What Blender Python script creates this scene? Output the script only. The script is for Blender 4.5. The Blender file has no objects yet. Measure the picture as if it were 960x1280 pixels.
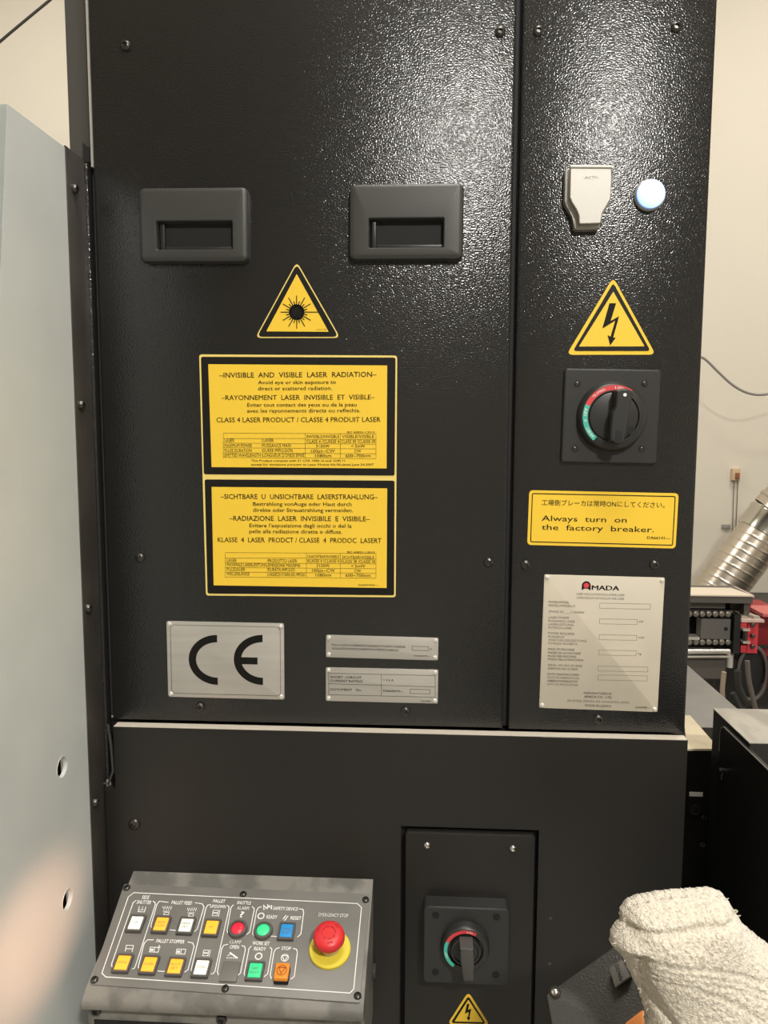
import bpy, bmesh, math, random
from mathutils import Vector, Matrix, noise
random.seed(7)
PI = math.pi
# ------------------------------------------------------------------ camera, world, lights, exposure
F_PX, DIST, EYE = 940.0, 1.05, 1.55
CAM = Vector((0, -DIST, EYE))
ROT = Matrix(((0.9985, 0.0081, -0.0535), (0.0541, -0.1001, 0.9935), (0.0027, -0.9949, -0.1004)))   # columns: right, down, forward
cam_d = bpy.data.cameras.new('camera'); cam = bpy.data.objects.new('camera', cam_d)
bpy.context.collection.objects.link(cam)
cam_d.sensor_fit = 'VERTICAL'; cam_d.sensor_height = 36; cam_d.lens = 36 * F_PX / 1280
cam_d.clip_start = 0.02
r_, d_, f_ = ROT.col[0].normalized(), ROT.col[1].normalized(), ROT.col[2].normalized()
m3 = Matrix((r_, -d_, -f_)).transposed()
cam.matrix_world = Matrix.Translation(CAM) @ m3.to_4x4()
bpy.context.scene.camera = cam
sc = bpy.context.scene
sc.view_settings.view_transform = 'Standard'; sc.view_settings.look = 'None'
sc.view_settings.gamma = 1; sc.view_settings.use_curve_mapping = False
sc.view_settings.exposure = 0.0
w = bpy.data.worlds.new('world'); sc.world = w; w.use_nodes = True
w.node_tree.nodes['Background'].inputs[0].default_value = (1, .96, .90, 1)
w.node_tree.nodes['Background'].inputs[1].default_value = 0.16

def area(name, loc, size, energy, color, target=None, sy=None):
    d = bpy.data.lights.new(name, 'AREA'); d.energy = energy; d.color = color
    d.shape = 'RECTANGLE'; d.size = size; d.size_y = sy or size
    o = bpy.data.objects.new(name, d); bpy.context.collection.objects.link(o)
    o.location = loc
    t = Vector(target) if target else Vector((loc[0], loc[1], 0))
    o.rotation_euler = (t - Vector(loc)).to_track_quat('-Z', 'Y').to_euler()
    return o
LAMPS = [((0.76, -2.28, 3.14), .19, .19, 102), ((0.25, -0.62, 3.9), .8, .3, 34), ((1.6, 1.0, 3.9), .9, .3, 40), ((-1.4, 1.0, 3.9), .9, .3, 36)]  # the two back lamps are added out of view as fill
for p, sx, sy, e in LAMPS:
    area('lamp_light', (p[0], p[1], p[2] - .03), sx, e, (1, .96, .90), sy=sy)
sp = bpy.data.lights.new('added_glow_spot', 'SPOT'); sp.energy = 150; sp.color = (1, .50, .30); sp.spot_size = math.radians(7); sp.spot_blend = 1; sp.shadow_soft_size = .02  # added out of view to throw a warm glow on the guard sheet
so = bpy.data.objects.new('added_glow_spot', sp); bpy.context.collection.objects.link(so)
so.location = (0.9, -1.5, 1.10); so.rotation_euler = (Vector((-.47, -.22, .94)) - so.location).to_track_quat('-Z', 'Y').to_euler()

# ------------------------------------------------------------------ measuring: image ray meets a real plane
def ray(px, py): return ROT @ Vector((px - 480, py - 640, F_PX))
class Plane:
    def __init__(s, O, U, V):
        s.O = Vector(O); s.U = Vector(U).normalized(); s.V = Vector(V).normalized(); s.N = s.U.cross(s.V).normalized(); s.V = s.N.cross(s.U)
    def hit(s, px, py):
        r = ray(px, py); return CAM + r * ((s.O - CAM).dot(s.N) / r.dot(s.N))
    def l(s, px, py):
        d = s.hit(px, py) - s.O; return (d.dot(s.U), d.dot(s.V))
    def mat(s, u=0, v=0, n=0, rot=0):
        m = Matrix((s.U, s.V, s.N)).transposed().to_4x4()
        return Matrix.Translation(s.O + s.U * u + s.V * v + s.N * n) @ m @ Matrix.Rotation(rot, 4, 'Z')
    def at(s, px, py, n=0, rot=0):
        u, v = s.l(px, py); return s.mat(u, v, n, rot)
    def sub(s, bl, br, n=0):
        a, b = s.hit(*bl), s.hit(*br)
        return Plane(a + s.N * n, b - a, s.N.cross(b - a))
def Yp(y): return Plane((0, y, 0), (1, 0, 0), (0, 0, 1))
CP = Yp(0.0)

# ------------------------------------------------------------------ materials
MATS = {}
def mat(name, col, rough=.5, metal=0, spec=.5, bump=None, emit=None, estr=0, mott=None, coat=0, sheen=0):
    if name in MATS: return MATS[name]
    m = bpy.data.materials.new(name); m.use_nodes = True; nt = m.node_tree; b = nt.nodes['Principled BSDF']
    b.inputs['Base Color'].default_value = (*col, 1); b.inputs['Roughness'].default_value = rough
    b.inputs['Metallic'].default_value = metal; b.inputs['Specular IOR Level'].default_value = spec
    b.inputs['Coat Weight'].default_value = coat; b.inputs['Sheen Weight'].default_value = sheen
    tc = nt.nodes.new('ShaderNodeTexCoord')
    if bump:
        sc_, st, dist, det = bump
        n = nt.nodes.new('ShaderNodeTexNoise'); n.inputs['Scale'].default_value = sc_; n.inputs['Detail'].default_value = det
        nt.links.new(tc.outputs['Object'], n.inputs['Vector'])
        bp = nt.nodes.new('ShaderNodeBump'); bp.inputs['Strength'].default_value = st; bp.inputs['Distance'].default_value = dist
        nt.links.new(n.outputs['Fac'], bp.inputs['Height']); nt.links.new(bp.outputs['Normal'], b.inputs['Normal'])
    if mott:
        s2, c2, lo, hi, vec = mott
        n2 = nt.nodes.new('ShaderNodeTexNoise'); n2.inputs['Scale'].default_value = s2; n2.inputs['Detail'].default_value = 4
        mp = nt.nodes.new('ShaderNodeMapping'); mp.inputs['Scale'].default_value = vec
        nt.links.new(tc.outputs['Object'], mp.inputs['Vector']); nt.links.new(mp.outputs['Vector'], n2.inputs['Vector'])
        rp = nt.nodes.new('ShaderNodeValToRGB'); rp.color_ramp.elements[0].position = lo; rp.color_ramp.elements[1].position = hi
        rp.color_ramp.elements[0].color = (*col, 1); rp.color_ramp.elements[1].color = (*c2, 1)
        nt.links.new(n2.outputs['Fac'], rp.inputs['Fac']); nt.links.new(rp.outputs['Color'], b.inputs['Base Color'])
    if emit:
        b.inputs['Emission Color'].default_value = (*emit, 1); b.inputs['Emission Strength'].default_value = estr
    MATS[name] = m; return m
BLK = mat('textured_black_paint', (.0155, .0155, .0152), .22, spec=.6, bump=(500, .78, .0006, .4))
BLK2 = mat('fine_black_paint', (.0145, .0135, .012), .42, spec=.5, bump=(900, .35, .0002, 1))
FRM = mat('grey_black_frame', (.075, .072, .064), .5, bump=(700, .2, .0002, 1))
PLA = mat('black_moulded_plastic', (.045, .045, .042), .42, bump=(1500, .15, .0001, 1))
DRK = mat('deep_black', (.008, .008, .008), .7)
SLT = mat('bare_black_steel', (.05, .045, .04), .42, metal=.2, mott=(14, (.075, .066, .058), .35, .7, (1, 1, .15)))
GRY = mat('zinc_sheet', (.66, .70, .685), .42, metal=.15, mott=(7, (.73, .765, .745), .3, .7, (1, 1, .12)), bump=(600, .05, .0002, 1))
YEL = mat('yellow_vinyl', (.93, .62, .055), .45, spec=.3)
YEL2 = mat('pale_yellow_vinyl', (.90, .70, .20), .4)
INK = mat('black_ink', (.008, .007, .006), .6, spec=.2)
INK2 = mat('grey_ink', (.18, .16, .13), .55)
STK = mat('black_vinyl', (.010, .009, .007), .5, spec=.25)
ALU = mat('brushed_plate', (.56, .54, .49), .36, metal=.55, mott=(30, (.64, .62, .57), .3, .7, (.15, 3, 1)))
ALU2 = mat('matt_plate', (.62, .57, .47), .55, metal=.35, mott=(9, (.68, .62, .50), .4, .6, (1, 1, 1)))
RVT = mat('pale_rivet', (.80, .78, .72), .3, metal=.3)
RPL = mat('rotary_black_plastic', (.026, .026, .025), .38, bump=(1500, .15, .0001, 1))
CHR = mat('bright_metal', (.75, .73, .68), .25, metal=1)
SCR = mat('dark_steel', (.085, .082, .075), .30, metal=.8)
NIC = mat('cast_nickel', (.42, .405, .37), .5, metal=.7, bump=(1500, .4, .0002, 2))
CGR = mat('dusty_console_paint', (.14, .135, .122), .42, bump=(500, .25, .0003, 1), mott=(22, (.23, .22, .195), .38, .52, (1, 1, 1)))
CFP = mat('console_faceplate', (.165, .16, .147), .42, mott=(12, (.205, .197, .18), .35, .7, (1, 1, 1)))
BEZ = mat('bezel_grey', (.10, .095, .085), .45)
WHT = mat('white_ink', (.92, .92, .88), .5)
RED = mat('red_plastic', (.72, .035, .04), .38)
REDT = mat('red_tape', (.70, .06, .07), .45)
TEAL = mat('teal_ink', (.06, .50, .38), .5)
EYL = mat('yellow_collar', (.80, .66, .06), .45)
CRM = mat('cream_wall_paint', (.74, .69, .59), .85, mott=(1.2, (.71, .66, .56), .3, .8, (1, 1, 1)), bump=(60, .05, .001, 2))
B_ORG = mat('lit_orange_cap', (.9, .36, .03), .35, emit=(1, .40, .035), estr=.85)
B_WHT = mat('white_cap', (.78, .78, .70), .35, emit=(.9, .9, .82), estr=.35)  # faint glow put into the white caps to brighten them
B_GRN = mat('lit_green_cap', (.05, .60, .25), .35, emit=(.05, .8, .33), estr=.35)
B_BLU = mat('blue_cap', (.03, .28, .62), .35, emit=(.02, .35, .9), estr=.18)
B_RED = mat('red_lens', (.75, .03, .06), .3, emit=(1, .02, .05), estr=.2)
B_OR2 = mat('orange_cap', (.80, .27, .03), .35, emit=(1, .3, .02), estr=.15)
LMP = mat('blue_white_lamp_lens', (.6, .75, 1), .3, emit=(.42, .64, 1), estr=1.25)

# ------------------------------------------------------------------ mesh building
class MB:
    def __init__(s): s.bm = bmesh.new()
    def poly3(s, pts):
        vs = [s.bm.verts.new(p) for p in pts]; return s.bm.faces.new(vs)
    def flat(s, pts, z=0): return s.poly3([(p[0], p[1], z) for p in pts])
    def prism(s, pts, z0, z1, shrink=0):
        """outline extruded z0..z1; shrink chamfers the top edge inward"""
        n = len(pts)
        a = sum(pts[i][0] * pts[(i + 1) % n][1] - pts[(i + 1) % n][0] * pts[i][1] for i in range(n))
        if a < 0: pts = pts[::-1]
        rings = [[(x, y, z0) for x, y in pts]]
        if shrink:
            rings.append([(x, y, z1 - shrink) for x, y in pts])
            rings.append([(x, y, z1 - shrink * .3) for x, y in inset(pts, shrink * .3)])
            rings.append([(x, y, z1) for x, y in inset(pts, shrink)])
        else: rings.append([(x, y, z1) for x, y in pts])
        V = [[s.bm.verts.new(p) for p in r] for r in rings]
        s.bm.faces.new(V[0][::-1]); s.bm.faces.new(V[-1])
        for a_, b_ in zip(V, V[1:]):
            for i in range(n):
                j = (i + 1) % n; s.bm.faces.new((a_[i], a_[j], b_[j], b_[i]))
        return s
    def box(s, x0, y0, z0, x1, y1, z1, b=0):
        return s.prism([(x0, y0), (x1, y0), (x1, y1), (x0, y1)], z0, z1, b)
    def ring(s, outer, inner, z0, z1, slope=0):
        """frame between two outlines with equal point counts; inner wall goes down by slope"""
        n = len(outer)
        A = [s.bm.verts.new((x, y, z0)) for x, y in outer]; B = [s.bm.verts.new((x, y, z1)) for x, y in outer]
        C = [s.bm.verts.new((x, y, z1)) for x, y in inner]; D = [s.bm.verts.new((x, y, z0)) for x, y in inner]
        for p, q in ((A, B), (B, C), (C, D), (D, A)):
            for i in range(n):
                j = (i + 1) % n; s.bm.faces.new((p[i], p[j], q[j], q[i]))
        return s
    def lathe(s, prof, n=24, cx=0, cy=0, cap=True):
        R = []
        for r, z in prof:
            if r < 1e-7: R.append([s.bm.verts.new((cx, cy, z))])
            else: R.append([s.bm.verts.new((cx + r * math.cos(2 * PI * i / n), cy + r * math.sin(2 * PI * i / n), z)) for i in range(n)])
        for a, b in zip(R, R[1:]):
            for i in range(n):
                j = (i + 1) % n
                if len(a) == 1 and len(b) == 1: continue
                if len(a) == 1: s.bm.faces.new((a[0], b[i], b[j]))
                elif len(b) == 1: s.bm.faces.new((a[i], a[j], b[0]))
                else: s.bm.faces.new((a[i], a[j], b[j], b[i]))
        if cap:
            for rr in (R[0], R[-1]):
                if len(rr) > 2:
                    s.bm.faces.new(rr)
        return s
    def tube(s, pts, r, n=8):
        pts = [Vector(p) for p in pts]; R = []
        prev = None
        for i, p in enumerate(pts):
            t = (pts[min(i + 1, len(pts) - 1)] - pts[max(i - 1, 0)]).normalized()
            if prev is None:
                a = t.orthogonal().normalized()
            else:
                a = (prev - t * prev.dot(t)).normalized()
            prev = a; b = t.cross(a)
            rr = r[i] if isinstance(r, (list, tuple)) else r
            R.append([s.bm.verts.new(p + (a * math.cos(2 * PI * k / n) + b * math.sin(2 * PI * k / n)) * rr) for k in range(n)])
        for a, b in zip(R, R[1:]):
            for i in range(n): s.bm.faces.new((a[i], a[(i + 1) % n], b[(i + 1) % n], b[i]))
        s.bm.faces.new(R[0][::-1]); s.bm.faces.new(R[-1]); return s
    def stroke(s, pts, wd, z=0, closed=False):
        P = [Vector((p[0], p[1])) for p in pts]; n = len(P); L = []; Rr = []
        for i in range(n):
            a = P[i - 1] if (i > 0 or closed) else P[i]; b = P[(i + 1) % n] if (i < n - 1 or closed) else P[i]
            d1 = (P[i] - a); d2 = (b - P[i])
            if d1.length < 1e-9: d1 = d2
            if d2.length < 1e-9: d2 = d1
            d1.normalize(); d2.normalize(); t = (d1 + d2)
            t = t.normalized() if t.length > 1e-6 else d1
            nn = Vector((-t.y, t.x)); k = max(.5, nn.dot(Vector((-d1.y, d1.x))))
            L.append(s.bm.verts.new((*(P[i] + nn * wd / 2 / k), z))); Rr.append(s.bm.verts.new((*(P[i] - nn * wd / 2 / k), z)))
        for i in range(n if closed else n - 1):
            j = (i + 1) % n; s.bm.faces.new((Rr[i], Rr[j], L[j], L[i]))
        return s
    def mesh(s, me, M):
        k = len(s.bm.verts); s.bm.from_mesh(me); s.bm.verts.ensure_lookup_table()
        for v in s.bm.verts[k:]: v.co = M @ v.co
        return s
    def disc(s, cx, cy, r, z=0, n=24): return s.flat([(cx + r * math.cos(2 * PI * i / n), cy + r * math.sin(2 * PI * i / n)) for i in range(n)], z)
def inset(pts, d):
    n = len(pts); out = []
    for i in range(n):
        p0, p1, p2 = Vector(pts[i - 1]), Vector(pts[i]), Vector(pts[(i + 1) % n])
        a = (p1 - p0); b = (p2 - p1)
        if a.length < 1e-9 or b.length < 1e-9: out.append(tuple(p1)); continue
        a.normalize(); b.normalize()
        na = Vector((-a.y, a.x)); nb = Vector((-b.y, b.x)); m = (na + nb)
        m = m.normalized() if m.length > 1e-6 else na
        out.append(tuple(p1 + m * (d / max(.35, m.dot(na)))))
    return out
def rrect(x0, y0, x1, y1, r=.002, n=4):
    if x1 < x0: x0, x1 = x1, x0
    if y1 < y0: y0, y1 = y1, y0
    P = []
    for cx, cy, a in ((x1 - r, y1 - r, 0), (x0 + r, y1 - r, PI / 2), (x0 + r, y0 + r, PI), (x1 - r, y0 + r, 1.5 * PI)):
        for i in range(n + 1):
            t = a + PI / 2 * i / n; P.append((cx + r * math.cos(t), cy + r * math.sin(t)))
    return P
def rpoly(pts, r, n=4):
    """rounded polygon (ccw or cw)"""
    out = []; m = len(pts)
    for i in range(m):
        p0, p1, p2 = Vector(pts[i - 1]), Vector(pts[i]), Vector(pts[(i + 1) % m])
        a = (p0 - p1).normalized(); b = (p2 - p1).normalized(); ang = a.angle(b)
        rr = r[i] if isinstance(r, (list, tuple)) else r
        if rr <= 0: out.append(tuple(p1)); continue
        t = min(rr / math.tan(ang / 2), (p0 - p1).length * .49, (p2 - p1).length * .49)
        A, B = p1 + a * t, p1 + b * t
        for k in range(n + 1):
            q = k / n; out.append(tuple(A * (1 - q) ** 2 + p1 * 2 * q * (1 - q) + B * q * q))
    return out
def ccw(p):
    a = sum(p[i - 1][0] * p[i][1] - p[i][0] * p[i - 1][1] for i in range(len(p)))
    return p if a > 0 else p[::-1]
W = {}
COL = bpy.context.collection
def put(o, M, parent=None):
    COL.objects.link(o); W[o.name] = M
    if parent: o.parent = parent; o.matrix_local = W[parent.name].inverted() @ M
    else: o.matrix_world = M
    return o
def thing(name, label, cat, loc=(0, 0, 0), group=None, M=None):
    o = bpy.data.objects.new(name, None); o.empty_display_size = .05
    put(o, M or Matrix.Translation(loc)); o['label'] = label; o['category'] = cat
    if group: o['group'] = group
    return o
def part(name, mb, m, parent=None, M=Matrix.Identity(4), label=None, angle=32, kind=None, cat=None, bevel=0, recalc=True):
    bm = mb.bm
    if bevel:
        es = [e for e in bm.edges if len(e.link_faces) == 2 and e.calc_face_angle(0) > .5]
        bmesh.ops.bevel(bm, geom=es, offset=bevel, segments=2, profile=.6, affect='EDGES', clamp_overlap=True)
    if recalc: bmesh.ops.recalc_face_normals(bm, faces=bm.faces)
    me = bpy.data.meshes.new(name); bm.to_mesh(me); bm.free()
    me.materials.append(m)
    for p in me.polygons: p.use_smooth = True
    me.set_sharp_from_angle(angle=math.radians(angle))
    o = bpy.data.objects.new(name, me); put(o, M, parent)
    if label: o['label'] = label
    if kind: o['kind'] = kind
    if cat: o['category'] = cat
    return o
def clone(o, M, parent, label=None):
    c = o.copy(); put(c, M, parent)
    if label: c['label'] = label
    return c
_tx = {}
def text_mesh(s, bold=0):
    k = (s, bold)
    if k in _tx: return _tx[k]
    cu = bpy.data.curves.new('t', 'FONT'); cu.body = s; cu.size = 1; cu.resolution_u = 2; cu.offset = 0 if ('M' in s or '4' in s) else bold * .6
    ob = bpy.data.objects.new('t', cu); me = bpy.data.meshes.new_from_object(ob)
    bpy.data.objects.remove(ob)
    xs = [v.co.x for v in me.vertices] or [0, 1]
    _tx[k] = (me, min(xs), max(xs)); return _tx[k]
CAPH = [None]
def lettering(mb, s, x0, x1, y, h, bold=0, z=0, shear=0, M0=None):
    """s fills x0..x1 on baseline y with capital height h"""
    if CAPH[0] is None:
        CAPH[0] = max(v.co.y for v in text_mesh('H')[0].vertices)
    me, a, b = text_mesh(s, bold)
    if not len(me.vertices): return
    M = Matrix.Translation((x0, y, z)) @ Matrix(((1, shear, 0, 0), (0, 1, 0, 0), (0, 0, 1, 0), (0, 0, 0, 1))) @ Matrix.Diagonal(((x1 - x0) / (b - a), h / CAPH[0], 1, 1)) @ Matrix.Translation((-a, 0, 0))
    M = (M0 or Matrix.Identity(4)) @ M
    if bold and ('M' in s or '4' in s):      # outlines that must not be offset: a second copy a hair to the side thickens them
        mb.mesh(me, M @ Matrix.Translation((-bold * .5, 0, 0))); mb.mesh(me, M @ Matrix.Translation((bold * .5, bold * .3, 0)))
    else: mb.mesh(me, M)
class Px:
    """text and lines measured on a zoomed crop of a plane"""
    def __init__(s, pl, ox=0, oy=0, k=1): s.pl, s.ox, s.oy, s.k = pl, ox, oy, k
    def __call__(s, x, y): return s.pl.l(s.ox + x / s.k, s.oy + y / s.k)
    def text(s, mb, st, x0, x1, yb, h, bold=.01, z=0, shear=0, yb2=None):
        a = s(x0, yb); b = s(x1, yb2 if yb2 is not None else yb); c = s(x0, yb - h)
        lettering(mb, st, a[0], b[0], (a[1] + b[1]) / 2, c[1] - a[1], bold, z, shear)

# shared screw meshes --------------------------------------------------
def button_screw(name='screw', r=.0070, h=.0036, m=SCR, parent=None, M=None):
    mb = MB(); n = 20
    mb.lathe([(r, 0), (r, .0005), (r * .92, h * .55), (r * .72, h * .88), (r * .45, h)], n, cap=False)
    # hex socket
    top = [bv for bv in mb.bm.verts if abs(bv.co.z - h) < 1e-7]
    hx = [(r * .42 * math.cos(2 * PI * i / n), r * .42 * math.sin(2 * PI * i / n)) for i in range(n)]
    A = top; B = [mb.bm.verts.new((x, y, h * .3)) for x, y in hx]
    for i in range(n): mb.bm.faces.new((A[i], A[(i + 1) % n], B[(i + 1) % n], B[i]))
    mb.bm.faces.new(B)
    return part(name, mb, m, parent, M)
def washer_screw(parent, M, r=.0052):
    o = button_screw('screw', r, .003, SCR, parent, M)
    return o
_proto = {}
def screw(parent, M, key='s', r=.0070, h=.0040, m=SCR, name='screw', label=None):
    if key not in _proto: _proto[key] = button_screw(name, r, h, m, parent, M); o = _proto[key]
    else: o = clone(_proto[key], M, parent)
    if label: o['label'] = label
    return o

# ------------------------------------------------------------------ room shell
def structure(name, mb, m, M=Matrix.Identity(4), bevel=0):
    return part(name, mb, m, None, M, kind='structure', bevel=bevel)
XL, XR, YB, YF, ZC = -3.2, 3.4, 2.35, -4.2, 4.0
FLR = mat('grey_concrete', (.28, .27, .25), .6, mott=(2, (.34, .33, .30), .3, .7, (1, 1, 1)))
structure('floor', MB().box(XL, YF, -.1, XR, YB, 0), FLR)
structure('ceiling', MB().box(XL, YF, ZC, XR, YB, ZC + .1), CRM)
structure('wall_back', MB().box(XL, YB, -.1, XR, YB + .1, ZC + .1), CRM)
structure('wall_left', MB().box(XL - .1, YF, -.1, XL, YB, ZC + .1), CRM)
structure('wall_right', MB().box(XR, YF, -.1, XR + .1, YB, ZC + .1), CRM)
structure('wall_front', MB().box(XL, YF - .1, -.1, XR, YF, ZC + .1), mat('shop_wall_paint', (.32, .30, .26), .85))
DIF = mat('lamp_diffuser', (.9, .9, .85), .5, emit=(1, .93, .82), estr=6)
for i, (p, sx, sy, e) in enumerate(LAMPS):
    lb = ['square hanging lamp in front of the cabinet', 'narrow ceiling lamp right above the cabinet front', 'narrow ceiling lamp added as fill at the back right', 'narrow ceiling lamp added as fill at the back left'][i]
    t = thing('ceiling_lamp', lb, 'lamp', p, group='ceiling lamps')
    part('lamp_housing', MB().box(-sx / 2 - .02, -sy / 2 - .02, 0, sx / 2 + .02, sy / 2 + .02, .06, .01), ALU, t, Matrix.Translation(p))
    part('lamp_diffuser', MB().box(-sx / 2, -sy / 2, -.012, sx / 2, sy / 2, 0), DIF, t, Matrix.Translation(p))
    part('suspension_rod', MB().box(-.01, -.01, .06, .01, .01, ZC - p[2]), SLT, t, Matrix.Translation(p))

# ------------------------------------------------------------------ the tall cabinet
cab = thing('machine_cabinet', 'tall black textured machine cabinet with yellow laser warning stickers', 'cabinet', (0, .4, 0))
ZT = 2.36
# carcass behind the panels
fx0 = Yp(.012).l(80, 0)[0]; fx1 = .366
part('carcass', MB().prism([(fx0, .013), (fx1, .013), (fx1, .85), (fx0, .85)], 1.134, ZT - .01), FRM, cab)
LX0, LX1, LZ0 = -.4575, .1150, 1.1325
RX0, RX1 = .1225, .3718
def dished_panel(x0, x1, z0, z1, b=.004, th=.012, inner=None):
    mb = MB(); mb.prism([(x0, z0), (x1, z0), (x1, z1), (x0, z1)], 0, th, b); return mb
FM = lambda y: Matrix.Translation((0, y, 0)) @ Matrix(((1, 0, 0, 0), (0, 0, -1, 0), (0, 1, 0, 0), (0, 0, 0, 1)))   # local x,y,z -> X,Z,-Y
part('gap_shade', MB().box(LX1 - .002, LZ0, 0, RX0 + .002, ZT, .0008), DRK, cab, FM(.013))  # dark strip added in place of shade between the two panels
part('access_panel', dished_panel(LX0, LX1, LZ0, ZT), BLK, cab, FM(.012), label='wide left front panel in textured black')
part('column_panel', dished_panel(RX0, RX1, LZ0 - .001, ZT), BLK, cab, FM(.012), label='narrow right front panel in textured black')
# chipped edge of the wide panel at top left, its glint put into the colour; seal strip and black slot
part('edge_trim', MB().box(LX0 - .0022, 1.916, -.006, LX0 + .0006, ZT, .0125), mat('worn_glint_edge', (.42, .40, .37), .35, bump=(700, 1, .001, 1)), cab, FM(.012), label='worn left edge of the wide panel, glint painted in')
part('seal_strip', MB().box(-.4735, 1.042, -.006, -.4625, 1.921, .010, .004), BLK, cab, FM(.004), label='black edge strip left of the wide panel')
part('latch_slot', MB().prism([(-.472, 1.924), (-.461, 1.924), (-.461, 1.943), (-.466, 1.944), (-.472, 1.950)], 0, .009), DRK, cab, FM(.012))
a0 = MB(); a0.tube([(-.459, 1.13, 0), (-.4555, 1.10, 0), (-.4535, 1.06, 0), (-.461, 1.040, 0), (-.472, 1.040, 0)], .0022)
part('seal_tail', a0, PLA, cab, FM(-.012), label='loose end of the rubber edge strip')
for p in ((157, 57), (625, 40), (175, 697), (611, 703), (250, 884), (507, 889), (673, 39), (845, 34), (657, 706), (818, 706), (748, 899)):
    screw(cab, CP.at(*p))
# pull handles
def grab_handle(bl, br, tr, op):
    pl = CP.sub(bl, br); x1, _ = pl.l(*br); _, y1 = pl.l(*tr)
    h = .013
    out = rrect(0, 0, x1, y1, .009, 5)
    # opening measured on the raised front
    top = Plane(pl.O + pl.N * h, pl.U, pl.V); ox0, oy0 = top.l(op[0], op[3]); ox1, oy1 = top.l(op[2], op[1])
    mb = MB(); n = len(out)
    inn = rrect(ox0, oy0, ox1, oy1, .002, 5)
    prof = [(out, 0), (inset(out, .0004), h * .5), (inset(out, .0020), h * .82), (inset(out, .0048), h * .96), (inset(out, .0075), h), (inset(inn, -.0012), h), (inn, h - .0012)]
    back = rrect(ox0 + .001, oy0 + .001, ox1 - .001, oy1 - .001, .002, 5)
    prof.append((back, -.0001))
    R = [[mb.bm.verts.new((x, y, z)) for x, y in o] for o, z in prof]
    for a, b in zip(R, R[1:]):
        for i in range(n): mb.bm.faces.new((a[i], a[(i + 1) % n], b[(i + 1) % n], b[i]))
    g = part('grab_handle', mb, PLA, cab, pl.mat(), label='recessed black plastic pull handle', angle=28)
    rc = MB(); rc.flat([(x, y) for x, y in back], .0004)
    part('handle_recess', rc, DRK, g, pl.mat())
    # inner lip seen in the recess
    lp = MB(); lp.box(ox0 + .003, oy0 + .001, .0006, ox0 + .009, oy1 - .001, .006, .001); lp.box(ox0 + .009, oy0 + .0008, .0006, ox1 - .001, oy0 + .006, .004, .001)
    part('inner_lip', lp, mat('recess_plastic', (.018, .018, .018), .4), g, pl.mat())
    return g
grab_handle((178, 330.5), (313, 330), (308, 236), (195.5, 275.5, 290, 312))
grab_handle((437, 327.7), (578.5, 327), (574, 231), (461, 272, 555, 309.5))

# ---- stickers
def rt(pl, pts, r): return ccw(rpoly([pl.l(*p) for p in pts], r))
def sticker(pl, layers, label, name='warning_sticker', parent=cab, base=.0003):
    """layers: (outline, material, sub-part name); first is the part itself"""
    root = None
    for i, (o, m, nm) in enumerate(layers):
        mb = MB(); mb.prism(o, -.0001 if i else -.0002, base + i * .0003)
        x = part(nm if root else name, mb, m, root or parent, pl.mat(), label=None if root else label)
        root = root or x
    return root
# laser starburst triangle
pl = CP.sub((322.5, 422), (422, 422))
s = sticker(pl, [(rt(pl, [(371, 327), (319, 422.5), (425.5, 422.5)], .005), YEL2, ''), (rt(pl, [(371, 330), (321.5, 421), (423, 421)], .0045), STK, 'black_border'),
                 (rt(pl, [(371, 342.5), (333, 414.3), (410.9, 414.8)], .0006), YEL, 'yellow_field')], 'yellow triangle sticker with a black laser starburst')
mb = MB(); c = pl.l(371, 390.3); k = .00112
mb.disc(c[0], c[1], 9.6 * k)
for i in range(24):
    a = i * PI / 12; L = 20 if i % 2 == 0 else 13.5
    if i == 0: L = 27
    d = Vector((math.cos(a), math.sin(a))); n = Vector((-d.y, d.x)) * (.65 * k if i % 2 == 0 else .7 * k)
    p = Vector(c) + d * 6 * k; q = Vector(c) + d * L * k
    mb.flat([tuple(p - n), tuple(q - n * .8), tuple(q + n * .8), tuple(p + n)])
lettering(mb, 'D4001788', *(pl.l(396, 411.8)[0], pl.l(408, 411.8)[0]), pl.l(396, 412.5)[1], .0011)
part('starburst_symbol', mb, INK, s, pl.mat(n=.0012), recalc=False)
BOLT = [(455, 170), (484, 170), (460, 247), (497, 226), (471, 318), (482, 319), (458, 352), (447, 308), (460, 314), (480, 245), (424, 280)]
def bolt_sticker(pl, tri_o, tri_b, tri_i, bolt, label, parent):
    s = sticker(pl, [(rt(pl, tri_o, .005), YEL, ''), (rt(pl, tri_b, .003), STK, 'black_border'), (rt(pl, tri_i, .0005), YEL, 'yellow_field')], label, parent=parent)
    mb = MB(); mb.flat(ccw([pl.l(*p) for p in bolt])); part('bolt_symbol', mb, INK, s, pl.mat(n=.0012), recalc=False)
pl = CP.sub((711.5, 442.7), (816.5, 442.7))
bolt_sticker(pl, [(766.5, 346.5), (708, 443.5), (819.5, 443.3)], [(766.5, 353.5), (716, 438.8), (813, 438.8)], [(766.5, 364.7), (723.5, 433.2), (805.5, 433)],
             [(630 + x / 3.459, 330 + y / 3.459) for x, y in BOLT], 'large yellow triangle sticker with a black lightning bolt', cab)

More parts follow.
